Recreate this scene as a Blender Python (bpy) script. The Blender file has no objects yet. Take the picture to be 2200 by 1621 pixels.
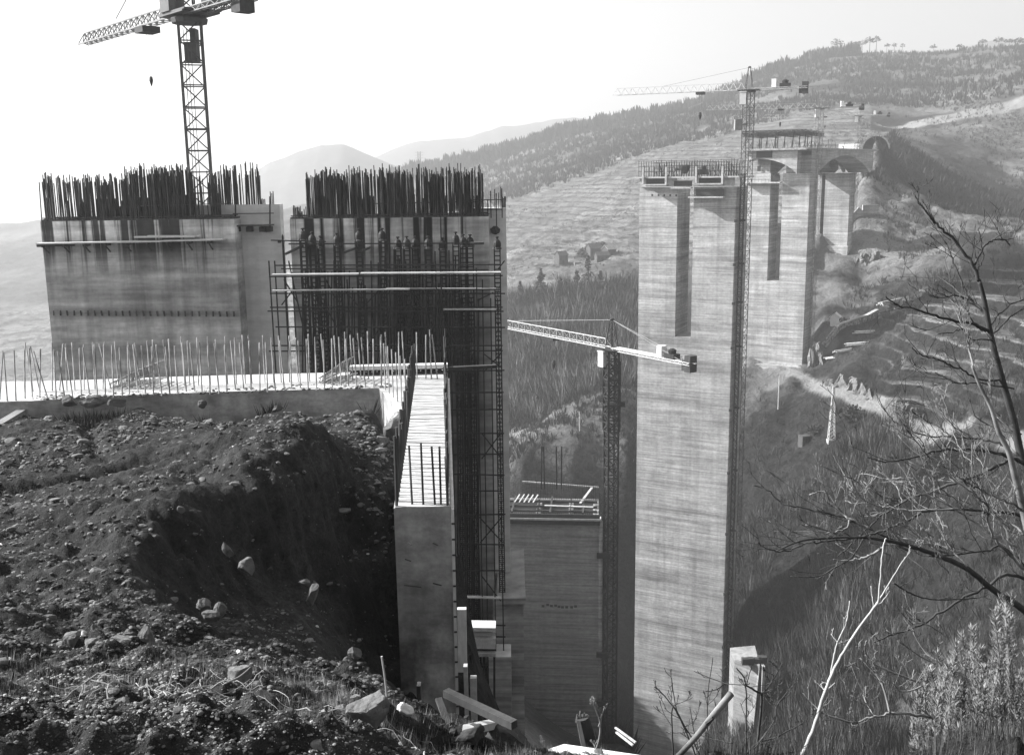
import bpy, math, random
import numpy as np
from mathutils import Vector, Matrix
R = math.radians
random.seed(7)
rng = np.random.default_rng(11)
C = bpy.context.scene.collection
SC = bpy.context.scene

# ------------------------------------------------------------------ camera, sky, sun, exposure
FPX, CX, CY = 2200.0, 1100.0, 810.5
PITCH, ROLL = math.atan(432 / 2200.0), math.asin(0.0125)
FW = Vector((0, math.cos(PITCH), -math.sin(PITCH)))
U0 = Vector((0, math.sin(PITCH), math.cos(PITCH)))
R0 = Vector((1, 0, 0))
RT = R0 * math.cos(ROLL) - U0 * math.sin(ROLL)
UP = R0 * math.sin(ROLL) + U0 * math.cos(ROLL)
cam = bpy.data.cameras.new('camera')
cam.sensor_width, cam.lens = 36.0, 36.0
cam.clip_start, cam.clip_end = 0.1, 30000
co = bpy.data.objects.new('camera', cam)
C.objects.link(co)
m = Matrix((RT, UP, -FW)).transposed()
co.rotation_euler = m.to_euler()
SC.camera = co

SUN_EL, SUN_PHI = R(31), R(11)          # from the left, slightly beyond the scene
SDIR = Vector((-math.cos(SUN_PHI) * math.cos(SUN_EL), math.sin(SUN_PHI) * math.cos(SUN_EL), math.sin(SUN_EL)))
w = bpy.data.worlds.new('World')
SC.world = w
w.use_nodes = True
nt = w.node_tree
bg = nt.nodes['Background']
sky = nt.nodes.new('ShaderNodeTexSky')
sky.sky_type = 'NISHITA'
sky.sun_disc = False
sky.sun_elevation = SUN_EL
sky.sun_rotation = -(math.pi / 2 - SUN_PHI)
sky.dust_density = 2.0
sky.air_density = 1.2
bw = nt.nodes.new('ShaderNodeRGBToBW')    # black-and-white film
nt.links.new(sky.outputs[0], bw.inputs[0])
nt.links.new(bw.outputs[0], bg.inputs[0])
bg.inputs[1].default_value = 0.074
sl = bpy.data.lights.new('sun', 'SUN')
sl.energy, sl.angle, sl.color = 4.9, R(0.6), (1, 1, 1)
so = bpy.data.objects.new('sun', sl)
so.rotation_euler = SDIR.to_track_quat('Z', 'Y').to_euler()
C.objects.link(so)
vs = SC.view_settings
vs.view_transform, vs.look, vs.gamma, vs.exposure = 'Standard', 'None', 1.0, 1.66
SC.cycles.max_bounces = 5
SC.cycles.diffuse_bounces = 3
SC.cycles.volume_bounces = 0
SC.cycles.use_denoising = True

def at(px, py, Y):
    """the world point at distance Y that this pixel of the 2200-wide photograph shows"""
    d = FW + RT * ((px - CX) / FPX) + UP * ((CY - py) / FPX)
    return d * (Y / d.y)

# ------------------------------------------------------------------ mesh helpers
class MB:
    def __init__(s):
        s.v, s.f = [], []
    def add(s, vs, fs):
        n = len(s.v)
        s.v += [tuple(p) for p in vs]
        s.f += [tuple(i + n for i in f) for f in fs]
        return s
    def obox(s, o, ex, ey, ez, x, y, z):
        o, ex, ey, ez = Vector(o), Vector(ex), Vector(ey), Vector(ez)
        p = [o + ex * a + ey * b + ez * c for c in z for b in y for a in x]
        return s.add(p, [(0, 2, 3, 1), (4, 5, 7, 6), (0, 1, 5, 4), (2, 6, 7, 3), (0, 4, 6, 2), (1, 3, 7, 5)])
    def box(s, x, y, z):
        return s.obox((0, 0, 0), (1, 0, 0), (0, 1, 0), (0, 0, 1), x, y, z)
    def bar(s, a, b, r, n=4, r2=None):
        a, b = Vector(a), Vector(b)
        d = b - a
        if d.length < 1e-6:
            return s
        d.normalize()
        q = Vector((0, 0, 1)) if abs(d.z) < .9 else Vector((1, 0, 0))
        e = d.cross(q).normalized()
        g = d.cross(e)
        r2 = r if r2 is None else r2
        p = []
        for c, rr in ((a, r), (b, r2)):
            for k in range(n):
                t = 2 * math.pi * (k + .5) / n
                p.append(c + e * (rr * math.cos(t)) + g * (rr * math.sin(t)))
        f = [(k, (k + 1) % n, n + (k + 1) % n, n + k) for k in range(n)]
        f += [tuple(range(n - 1, -1, -1)), tuple(range(n, 2 * n))]
        return s.add(p, f)
    def beam(s, a, b, wd, h):
        """a plank or beam: wd across, h thick (h along the up side)"""
        a, b = Vector(a), Vector(b)
        d = (b - a)
        L = d.length
        d.normalize()
        sx = d.cross(Vector((0, 0, 1)))
        if sx.length < 1e-4:
            sx = Vector((1, 0, 0))
        sx.normalize()
        up = sx.cross(d)
        return s.obox(a, d, sx, up, (0, L), (-wd / 2, wd / 2), (-h / 2, h / 2))
    def tube(s, pts, rs, n=6):
        pts = [Vector(p) for p in pts]
        base = len(s.v)
        prev = None
        for i, p in enumerate(pts):
            d = (pts[min(i + 1, len(pts) - 1)] - pts[max(i - 1, 0)]).normalized()
            if prev is None:
                q = Vector((0, 0, 1)) if abs(d.z) < .9 else Vector((1, 0, 0))
                e = d.cross(q).normalized()
            else:
                e = (prev - d * prev.dot(d)).normalized()
            prev = e
            g = d.cross(e)
            for k in range(n):
                t = 2 * math.pi * k / n
                s.v.append(tuple(p + e * (rs[i] * math.cos(t)) + g * (rs[i] * math.sin(t))))
        for i in range(len(pts) - 1):
            for k in range(n):
                a = base + i * n + k
                b = base + i * n + (k + 1) % n
                s.f.append((a, b, b + n, a + n))
        s.f.append(tuple(base + k for k in range(n - 1, -1, -1)))
        e0 = base + (len(pts) - 1) * n
        s.f.append(tuple(e0 + k for k in range(n)))
        return s
    def lathe(s, c, prof, n=10):
        c = Vector(c)
        base = len(s.v)
        for r, z in prof:
            for k in range(n):
                t = 2 * math.pi * k / n
                s.v.append((c.x + r * math.cos(t), c.y + r * math.sin(t), c.z + z))
        for i in range(len(prof) - 1):
            for k in range(n):
                a = base + i * n + k
                b = base + i * n + (k + 1) % n
                s.f.append((a, b, b + n, a + n))
        s.f.append(tuple(base + k for k in range(n - 1, -1, -1)))
        e0 = base + (len(prof) - 1) * n
        s.f.append(tuple(e0 + k for k in range(n)))
        return s
    def lattice(s, a, b, wd, sec, rc, rb, ex=None, rings=True, cross=True):
        """square lattice column from a to b"""
        a, b = Vector(a), Vector(b)
        d = (b - a)
        L = d.length
        d.normalize()
        if ex is None:
            ex = Vector((1, 0, 0)) if abs(d.x) < .8 else Vector((0, 0, 1))
        ex = (ex - d * ex.dot(d)).normalized()
        ey = d.cross(ex)
        h = wd / 2
        cs = [ex * h + ey * h, ex * -h + ey * h, ex * -h - ey * h, ex * h - ey * h]
        for c in cs:
            s.bar(a + c, b + c, rc)
        n = max(1, int(round(L / sec)))
        for i in range(n):
            p, q = a + d * (L * i / n), a + d * (L * (i + 1) / n)
            for k in range(4):
                c0, c1 = cs[k], cs[(k + 1) % 4]
                if rings:
                    s.bar(p + c0, p + c1, rb)
                if cross:
                    if i % 2 == 0:
                        s.bar(p + c0, q + c1, rb)
                    else:
                        s.bar(p + c1, q + c0, rb)
        return s
    def tri_lattice(s, a, b, wd, ht, sec, rc, rb, up=Vector((0, 0, 1))):
        """jib of triangular section: two bottom chords, one top chord"""
        a, b = Vector(a), Vector(b)
        d = b - a
        L = d.length
        d.normalize()
        sx = d.cross(up).normalized()
        up = sx.cross(d)
        l, r, t = sx * (-wd / 2), sx * (wd / 2), up * ht
        s.bar(a + l, b + l, rc); s.bar(a + r, b + r, rc)
        s.bar(a + t + d * (sec * .5), b + t - d * (sec * .5), rc)
        n = max(2, int(round(L / sec)))
        for i in range(n):
            p, q, mid = a + d * (L * i / n), a + d * (L * (i + 1) / n), a + d * (L * (i + .5) / n) + t
            for c in (l, r):
                s.bar(p + c, mid, rb); s.bar(mid, q + c, rb)
            s.bar(p + l, p + r, rb); s.bar(p + l, q + r, rb)
        return s
    def build(s, name, mat, parent=None, origin=None, smooth=False):
        off = parent.location if parent is not None else Vector(origin if origin is not None else (0, 0, 0))
        if parent is not None and parent.parent is not None:
            off = off + parent.parent.location
        me = bpy.data.meshes.new(name)
        va = np.array(s.v, dtype=np.float64) - np.array(off)
        me.from_pydata([tuple(p) for p in va], [], s.f)
        me.materials.append(mat)
        if smooth:
            me.polygons.foreach_set('use_smooth', [True] * len(me.polygons))
        me.update()
        o = bpy.data.objects.new(name, me)
        C.objects.link(o)
        if parent is not None:
            o.parent = parent
        elif origin is not None:
            o.location = origin
        return o

def np_mesh(name, verts, faces, mat, smooth=False):
    me = bpy.data.meshes.new(name)
    nv, nf, k = len(verts), len(faces), faces.shape[1]
    me.vertices.add(nv)
    me.vertices.foreach_set('co', np.asarray(verts, dtype=np.float32).ravel())
    me.loops.add(nf * k)
    me.loops.foreach_set('vertex_index', np.asarray(faces, dtype=np.int32).ravel())
    me.polygons.add(nf)
    me.polygons.foreach_set('loop_start', np.arange(0, nf * k, k, dtype=np.int32))
    me.polygons.foreach_set('loop_total', np.full(nf, k, dtype=np.int32))
    me.polygons.foreach_set('use_smooth', np.full(nf, smooth, dtype=bool))
    for mm in (mat if isinstance(mat, (list, tuple)) else [mat]):
        me.materials.append(mm)
    me.update(calc_edges=True)
    me.validate()
    o = bpy.data.objects.new(name, me)
    C.objects.link(o)
    return o

def tag(o, label=None, cat=None, group=None, kind=None):
    if label: o['label'] = label
    if cat: o['category'] = cat
    if group: o['group'] = group
    if kind: o['kind'] = kind
    return o

def empty(name, loc, label, cat, group=None):
    o = bpy.data.objects.new(name, None)
    o.location = loc
    o.empty_display_size = .2
    C.objects.link(o)
    return tag(o, label, cat, group)

# ------------------------------------------------------------------ materials (a black-and-white place: greys only)
def gmat(name, base, layers=(), rough=.9, bump=None, spec=.3, ramp_top=None):
    """base grey, multiplied by noise layers (scale xyz, low, high, from, to); optional bump (scale xyz, strength, distance)"""
    mt = bpy.data.materials.new(name)
    mt.use_nodes = True
    t = mt.node_tree
    N, Lk = t.nodes, t.links
    bs = N['Principled BSDF']
    bs.inputs['Roughness'].default_value = rough
    bs.inputs['Specular IOR Level'].default_value = spec
    geo = N.new('ShaderNodeNewGeometry')
    def noise(sc, det=5, rgh=.6):
        mp = N.new('ShaderNodeMapping')
        mp.inputs['Scale'].default_value = sc
        Lk.new(geo.outputs['Position'], mp.inputs[0])
        nz = N.new('ShaderNodeTexNoise')
        nz.inputs['Scale'].default_value = 1.0
        nz.inputs['Detail'].default_value = det
        nz.inputs['Roughness'].default_value = rgh
        Lk.new(mp.outputs[0], nz.inputs['Vector'])
        return nz.outputs['Fac']
    cur = None
    for ly in layers:
        sc, lo, hi, a, b = ly[:5]
        mr = N.new('ShaderNodeMapRange')
        mr.inputs[1].default_value, mr.inputs[2].default_value = a, b
        mr.inputs[3].default_value, mr.inputs[4].default_value = lo, hi
        Lk.new(noise(sc), mr.inputs[0])
        out = mr.outputs[0]
        if len(ly) > 5:       # limited in height: strong at z1, gone at z0
            z0, z1 = ly[5:7]
            sp = N.new('ShaderNodeSeparateXYZ')
            Lk.new(geo.outputs['Position'], sp.inputs[0])
            zr = N.new('ShaderNodeMapRange')
            zr.inputs[1].default_value, zr.inputs[2].default_value = z0, z1
            Lk.new(sp.outputs[2], zr.inputs[0])
            mx = N.new('ShaderNodeMix')
            mx.inputs[2].default_value = 1.0
            Lk.new(zr.outputs[0], mx.inputs[0])
            Lk.new(out, mx.inputs[3])
            out = mx.outputs[0]
        if cur is None:
            cur = out
        else:
            mu = N.new('ShaderNodeMath')
            mu.operation = 'MULTIPLY'
            Lk.new(cur, mu.inputs[0]); Lk.new(out, mu.inputs[1])
            cur = mu.outputs[0]
    if cur is None:
        bs.inputs['Base Color'].default_value = (base, base, base, 1)
    else:
        mu = N.new('ShaderNodeMath')
        mu.operation = 'MULTIPLY'
        mu.inputs[1].default_value = base
        Lk.new(cur, mu.inputs[0])
        Lk.new(mu.outputs[0], bs.inputs['Base Color'])
    if bump:
        bp = N.new('ShaderNodeBump')
        bp.inputs['Strength'].default_value = bump[1]
        bp.inputs['Distance'].default_value = bump[2]
        Lk.new(noise(bump[0], 8, .65), bp.inputs['Height'])
        Lk.new(bp.outputs[0], bs.inputs['Normal'])
    return mt

M = {}
BAND = [((.035, .035, .9), .74, 1.14, .3, .7), ((.9, .9, .035), .88, 1.06, .32, .62), ((.12, .12, .16), .82, 1.12, .3, .7), ((2.5, 2.5, 5), .9, 1.08, .3, .7)]
M['pier'] = gmat('banded_concrete', .43, BAND + [((.10, .10, 3.2), .66, 1.1, .34, .6), ((.05, .05, 7.0), .8, 1.06, .35, .6), ((.012, .012, .42), .80, 1.04, .42, .47), ((.5, .5, .02), .9, 1.03, .4, .5), ((.16, .16, .2), .86, 1.05, .42, .5), ((1.4, 1.4, 2.2), .8, 1.15, .3, .7)], bump=((.4, .4, 2.5), .3, .06))
M['pier_dark'] = gmat('dark_concrete', .29, BAND + [((.10, .10, 3.2), .62, 1.12, .34, .6), ((1.4, 1.4, 2.2), .8, 1.15, .3, .7)], bump=((.4, .4, 2.5), .3, .06))  # darker copy of the banded concrete
STAIN = [((.55, .55, .8), .7, 1.12, .32, .66), ((1.1, .3, .05), .72, 1.08, .38, .58), ((.06, .06, .85), .58, 1.12, .36, .60), ((.25, .25, 2.2), .75, 1.1, .36, .62), ((4, 4, 4), .85, 1.1, .3, .7)]
M['pier_near'] = gmat('stained_concrete', .56, STAIN + [((1.5, .2, .04), .1, 1.25, .47, .53, -5.2, -3.3)], bump=((1.2, 1.2, 3), .35, .05))
M['pier_form'] = gmat('dark_stained_concrete', .44, STAIN + [((1.7, .2, .03), .06, 1.5, .46, .53, -5.6, -3.6)], bump=((1.2, 1.2, 3), .35, .05))  # stained like the first block, on a darker base
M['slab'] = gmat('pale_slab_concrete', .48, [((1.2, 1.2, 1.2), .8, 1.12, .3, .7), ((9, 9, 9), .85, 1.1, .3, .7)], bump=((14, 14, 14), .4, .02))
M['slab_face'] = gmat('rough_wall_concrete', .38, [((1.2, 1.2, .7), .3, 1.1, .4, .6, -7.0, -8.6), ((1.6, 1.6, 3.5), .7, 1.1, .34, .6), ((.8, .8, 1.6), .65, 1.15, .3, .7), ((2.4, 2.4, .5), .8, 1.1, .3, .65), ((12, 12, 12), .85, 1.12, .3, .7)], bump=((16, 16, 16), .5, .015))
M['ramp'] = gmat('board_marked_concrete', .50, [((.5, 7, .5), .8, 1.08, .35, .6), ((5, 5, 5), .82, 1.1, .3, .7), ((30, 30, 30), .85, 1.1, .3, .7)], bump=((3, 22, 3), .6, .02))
M['board'] = gmat('pale_timber', .62, [((3, 3, 3), .8, 1.1, .3, .7), ((20, 20, 4), .85, 1.1, .3, .7)], bump=((20, 20, 2), .3, .01))
M['plank'] = gmat('grey_timber', .45, [((1.3, 1.3, 1.3), .7, 1.2, .3, .7), ((14, 14, 14), .75, 1.15, .3, .7)], bump=((14, 14, 14), .4, .01))
M['darkwood'] = gmat('dark_timber', .05, [((2, 2, 2), .6, 1.3, .3, .7), ((18, 18, 5), .7, 1.2, .3, .7)], bump=((18, 18, 5), .5, .01))
M['steel'] = gmat('dark_steel', .018, [((2, 2, 2), .6, 1.5, .3, .7)], rough=.7)
M['rebar'] = gmat('rusty_bars', .05, [((6, 6, 1.2), .4, 1.8, .35, .65)], rough=.8)
M['rebar_pale'] = gmat('weathered_bars', .30, [((9, 9, 2.5), .35, 1.35, .35, .62)], rough=.7)
M['crane_dark'] = gmat('dark_crane_paint', .07, [((2, 2, 2), .7, 1.3, .3, .7)], rough=.6)
M['crane_pale'] = gmat('pale_crane_paint', .55, [((.8, .8, .8), .8, 1.1, .3, .7)], rough=.6)
M['crane_mid'] = gmat('worn_crane_paint', .2, [((.8, .8, .8), .7, 1.2, .3, .7)], rough=.6)
M['stone'] = gmat('stone', .125, [((1.1, 1.1, 1.1), .45, 1.45, .3, .7), ((9, 9, 9), .7, 1.25, .3, .7), ((40, 40, 40), .8, 1.15, .3, .7)], bump=((22, 22, 22), .8, .02))
M['whitestone'] = gmat('white_stone', .55, [((4, 4, 4), .75, 1.1, .3, .7)], bump=((20, 20, 20), .6, .02))
M['rock'] = gmat('pale_cut_rock', .16, [((.3, .3, .1), .5, 1.25, .35, .62), ((1.2, 1.2, .6), .6, 1.2, .3, .7)], bump=((.8, .8, .5), 1, .6))
M['bark_dark'] = gmat('dark_bark', .045, [((8, 8, 8), .6, 1.5, .3, .7)], bump=((60, 60, 20), .5, .004))
M['bark'] = gmat('grey_bark', .13, [((3, 3, 3), .5, 1.7, .36, .6)], bump=((60, 60, 20), .5, .004))
M['bark_pale'] = gmat('pale_bark', .34, [((5, 5, 5), .75, 1.15, .3, .7)], bump=((60, 60, 20), .4, .003))
M['leaf'] = gmat('feathery_foliage', .26, [((5, 5, 5), .55, 1.4, .3, .7)], rough=.8)
M['scrub_dark'] = gmat('dark_scrub', .024, [((.04, .04, .04), .6, 1.5, .35, .65), ((.6, .6, .6), .6, 1.5, .3, .7)])
M['scrub_pale'] = gmat('bare_grey_scrub', .12, [((.04, .04, .04), .6, 1.4, .35, .65), ((.6, .6, .6), .6, 1.4, .3, .7)])
M['wood_dark'] = gmat('evergreen_foliage', .035, [((.05, .05, .05), .7, 1.4, .35, .65), ((.9, .9, .9), .6, 1.5, .3, .7)])
M['grass_dry'] = gmat('dry_grass', .30, [((1.5, 1.5, 1.5), .6, 1.3, .3, .7)])
M['root'] = gmat('pale_roots', .32, [((4, 4, 4), .5, 1.3, .3, .7)])
M['wall_old'] = gmat('old_stone_walls', .07, [((.5, .5, .5), .7, 1.2, .3, .7)])
M['roof_old'] = gmat('old_slate_roof', .07, [((.6, .6, .6), .7, 1.2, .3, .7)])
M['white'] = gmat('white_paint', .8, [((2, 2, 2), .9, 1.05, .3, .7)])
M['hole'] = gmat('dark_inside', .03)
M['cable'] = gmat('steel_rope', .25)

# ------------------------------------------------------------------ terrain: one sheet from under the camera to the horizon
PERM = rng.random((256, 256))
def vnoise(x, y):
    xi, yi = np.floor(x).astype(int), np.floor(y).astype(int)
    fx, fy = x - xi, y - yi
    fx, fy = fx * fx * (3 - 2 * fx), fy * fy * (3 - 2 * fy)
    g = lambda a, b: PERM[a % 256, b % 256]
    return (g(xi, yi) * (1 - fx) + g(xi + 1, yi) * fx) * (1 - fy) + (g(xi, yi + 1) * (1 - fx) + g(xi + 1, yi + 1) * fx) * fy - .5
def fbm(x, y, o=4, gain=.5):
    s, a, k = 0, 1.0, 1.0
    for i in range(o):
        s = s + a * vnoise(x * k + 17.3 * i, y * k + 9.1 * i)
        a *= gain; k *= 2.03
    return s
def sstep(x, a, b):
    t = np.clip((x - a) / (b - a), 0, 1)
    return t * t * (3 - 2 * t)

CP = [  # what the photograph shows: (px, py, distance)
 # near bank and its crest
 (-400,1640,3.7),(0,1640,3.8),(400,1640,4),(800,1640,4.3),(1100,1665,4.8),(1350,1710,5.6),(1800,1720,5.5),(2300,1700,5.5),
 (-400,1520,5.6),(0,1500,6),(150,1465,6.6),(300,1425,7),(480,1402,7.6),(620,1410,7.6),(720,1465,7.2),(850,1503,7.2),(950,1553,7),(1080,1594,7.2),(1300,1614,7.6),(1500,1650,7.4),(1800,1680,7),(2100,1640,7.5),(2400,1600,7.5),
 (480,1540,5.2),(700,1560,5.4),(200,1560,5),(900,1590,5.6),
 # field of rubble
 (-400,1390,8.2),(0,1400,8.2),(150,1370,8.6),(300,1355,9),(420,1365,9.2),
 (-400,1200,13.2),(0,1200,13.6),(160,1200,13.4),(-400,1050,18.5),(0,1050,19),(250,1050,18.4),(450,1060,17.6),(-400,950,24),(0,950,24),(300,930,25),(550,935,24.6),(700,930,25),(800,905,26.4),
 (-400,880,28),(40,890,27.9),(300,876,28.4),(600,880,28.3),(800,884,27.6),
 # rim of the pit, then the pit itself
  (760,980,22.5),(830,960,24),(800,1060,21.5),(840,1010,23),
 (740,1260,17.8),(640,1330,14.6),(540,1350,12.4),(700,1380,14),(760,1440,14.3),(620,1420,11),(842,1480,17.1),(838,1250,19.6),(830,1505,15),(850,1500,15),(780,1490,12.5),(900,1580,12.5),
 # drop beside the wing wall into the valley
 (1000,1640,10.5),(960,1600,11.5),(1010,1500,20),(1010,1400,28.5),(990,1250,31),(1060,1640,11),(1200,1800,12),(1400,1900,12),(1700,2000,12),(2100,1950,12),(2500,1900,12),
 (1050,1560,52),(1050,1600,45),(1000,1600,32),(1010,1700,18),(1300,1900,28),(1800,1950,30),(2400,1800,30),
 (1150,1680,70),(1250,1650,100),(1200,1600,163),(1330,1600,165),(1400,1640,160),(1420,1660,120),(1700,1700,140),(1700,1800,90),(2100,1700,90),(2300,1640,75),(2500,1640,60),
 # ground behind the slab
 (-400,1250,45),(0,1250,45),(400,1250,45),(800,1300,45),(-400,1080,90),(0,1080,90),(400,1200,90),(800,1350,90),(0,900,250),(400,950,250),(800,1100,200),(950,1250,160),(-400,900,250),
 # right-hand slope
 (1480,1650,245),(1640,1500,228),(1700,1625,200),(1600,1400,240),(1600,1200,265),(1600,1000,300),(1600,900,322),(1600,805,344),(1640,786,350),(1740,774,351),(1690,800,343),(1700,870,318),
 (1790,945,281),(1800,850,303),(1700,830,325),(1900,1100,246),(1800,1250,235),(1900,1300,216),(1900,1500,185),(1900,1625,168),(1770,1450,205),
 (2200,1100,190),(2200,1300,160),(2200,1500,130),(2200,1625,112),(2050,1200,205),(2050,1400,172),
 (2500,950,190),(2500,1300,130),(2500,1625,90),(2800,1200,120),(2800,900,200),
 (2200,955,222),(2050,915,248),(1900,878,278),(2200,900,232),(2000,860,272),(1900,830,292),(2200,800,258),(2000,780,295),(2200,700,290),(2000,690,322),(2200,620,330),(2000,630,352),
 (1880,800,318),(1870,700,352),(1780,745,350),(1770,690,362),(1870,640,378),(1800,620,385),
 (1760,560,418),(1760,530,424),(1850,530,424),(1850,600,402),(1950,520,430),(2000,560,398),(2200,560,372),(2200,500,410),(2100,500,432),
 (2500,620,300),(2500,500,380),(2800,600,300),
 (1760,512,470),(1760,485,520),(1760,450,575),(1760,405,640),(1820,505,450),(1830,455,500),(1830,420,540),(1700,490,455),(1640,500,440),(1620,600,405),(1680,650,380),(1640,700,368),(1840,370,590),(1840,330,660),
 (1840,470,445),(1850,400,470),(1870,350,486),(1880,318,492),(1900,410,468),(1960,430,466),(2060,465,462),(2150,492,452),
 (1930,350,520),(2000,385,520),(2100,425,515),(2200,460,505),(2060,430,492),(2140,460,478),(1960,395,492),
 (2200,425,600),(2100,385,610),(2000,345,620),(1910,300,560),(2200,360,680),(2500,420,600),
 (1930,270,790),(2050,245,815),(2200,212,840),(2000,300,720),(2200,300,750),(2500,200,840),
 # upper hill and ridge
 (1800,250,800),(1900,200,950),(2200,150,1000),(2050,160,1040),(2200,102,1250),(2100,108,1260),(2000,114,1270),(1900,112,1280),(1800,118,1270),(1730,136,1260),(1680,152,1260),(1600,186,1260),(1540,212,1260),(1480,235,1260),(1380,252,1270),(1300,272,1270),(1200,294,1280),(1090,322,1300),(1000,345,1300),(880,364,1320),(800,390,1330),(2600,110,1200),
 (1700,230,900),(1600,262,900),(1500,285,900),(1380,300,950),(1300,325,980),(1200,352,1000),(1100,385,1020),(1000,420,1050),(850,455,1050),(610,480,1100),
 (1500,380,720),(1400,380,760),(1300,410,760),(1200,440,760),(1100,465,760),(950,500,760),
 (1350,480,640),(1250,500,640),(1150,520,630),(1600,420,640),(1700,420,560),(1700,340,700),(1750,320,700),
 (1350,535,565),(1275,560,560),(1200,568,555),(1100,600,525),(1350,590,505),(1240,604,505),(1500,560,540),(1500,700,440),
 (1090,640,480),(1240,625,478),(1350,640,462),(1100,760,420),(1350,760,395),(1230,760,405),(1100,900,345),(1160,905,335),(1260,840,345),(1350,830,360),
 (1100,975,300),(1160,930,306),(1240,890,312),(1350,845,330),(1120,1010,285),(1230,1000,288),(1350,990,288),(1100,1330,262),(1350,1200,277),(1350,1400,264),(1350,1650,252),(1100,1500,240),(950,1500,240),(1240,1550,246),(800,1450,240),
 # hazy slopes to the left
 (0,480,1500),(80,472,1500),(-400,470,1500),(200,470,1500),(400,470,1450),(0,600,1050),(80,600,1050),(0,740,760),(80,740,760),(0,815,600),(100,815,600),(-400,600,1050),(-400,800,620),(300,640,900),(300,800,600),(610,600,850),(610,760,560),(950,640,600),(900,800,450),
]
RIM = [(735,1000,21.5),(690,1040,19.2),(620,1082,17.2),(520,1108,15.8),(430,1140,14.6),(350,1158,13.8),(282,1176,13.0),(292,1228,11.9),(340,1290,10.9),(410,1342,10.1),(500,1385,9.3)]
INN = [(752,1090,21.2),(712,1140,18.9),(645,1182,16.9),(548,1212,15.5),(462,1236,14.4),(392,1246,13.6),(330,1240,13.0),(338,1270,12.1),(388,1340,11.0),(455,1400,10.2),(540,1435,9.5)]
for L_ in (RIM, INN):
    for q0, q1 in zip(L_[:-1], L_[1:]):
        for k in range(4):
            CP.append(tuple(a_ + (b_ - a_) * k / 4 for a_, b_ in zip(q0, q1)))
CU, CV, CT = [], [], []
for px, py, Y in CP:
    p = at(px, py, Y)
    CU.append(p.x / p.y); CV.append(math.log(p.y)); CT.append(p.z / p.y)
for X, Y, Z in [(-2.5,1.2,-1.75),(0,1.2,-1.7),(2.5,1.2,-1.75),(-2,2.4,-1.95),(0,2.4,-1.9),(2.2,2.4,-2.0),(-9,5,-2.3),(9,5,-3.2),(-16,9,-3.2),(16,9,-6.5),
                # beyond the ridges
                (-2000,1900,-150),(-700,1900,-150),(0,1700,-60),(900,1800,60),(1800,1900,60),(-3000,3000,-200),(0,3000,-200),(2500,3000,0),(-5000,5000,-250),(0,5000,-250),(5000,5000,-150),(-8000,8500,-300),(0,8500,-300),(8000,8500,-300)]:
    CU.append(X / Y); CV.append(math.log(Y)); CT.append(Z / Y)
KU, KS = 2.6, 0.006
CU, CV, CT = np.array(CU) * KU, np.array(CV), np.array(CT)
def kern(u, v):
    return -np.sqrt((u[:, None] - CU[None]) ** 2 + (v[:, None] - CV[None]) ** 2 + KS ** 2)
n_ = len(CU)
A_ = np.zeros((n_ + 3, n_ + 3))
A_[:n_, :n_] = kern(CU, CV) - np.eye(n_) * .004
A_[:n_, n_], A_[:n_, n_ + 1], A_[:n_, n_ + 2] = 1, CU, CV
A_[n_:, :n_] = A_[:n_, n_:].T
W_ = np.linalg.solve(A_, np.concatenate([CT, np.zeros(3)]))
def base_t(u, v):
    u, v = np.asarray(u, float) * KU, np.asarray(v, float)
    out = np.empty(len(u))
    for i in range(0, len(u), 20000):
        sl_ = slice(i, i + 20000)
        out[sl_] = kern(u[sl_], v[sl_]) @ W_[:n_] + W_[n_] + W_[n_ + 1] * u[sl_] + W_[n_ + 2] * v[sl_]
    return out

ROAD = [at(*q) for q in [(1600,787,350),(1660,783,350),(1720,812,335),(1780,838,312),(1830,856,298),(1900,876,279),(2000,902,258),(2100,928,240),(2200,954,222),(2330,985,205)]]
TRACK = [at(*q) for q in [(1850,395,472),(1900,408,468),(1960,428,465),(2060,464,461),(2150,490,452),(2300,520,430)]]
def poly_dist(X, Y, pts):
    d = np.full(X.shape, 1e9)
    for a, b in zip(pts[:-1], pts[1:]):
        ax, ay, bx, by = a.x, a.y, b.x, b.y
        L2 = (bx - ax) ** 2 + (by - ay) ** 2
        t = np.clip(((X - ax) * (bx - ax) + (Y - ay) * (by - ay)) / L2, 0, 1)
        d = np.minimum(d, np.hypot(X - ax - t * (bx - ax), Y - ay - t * (by - ay)))
    return d

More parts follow.
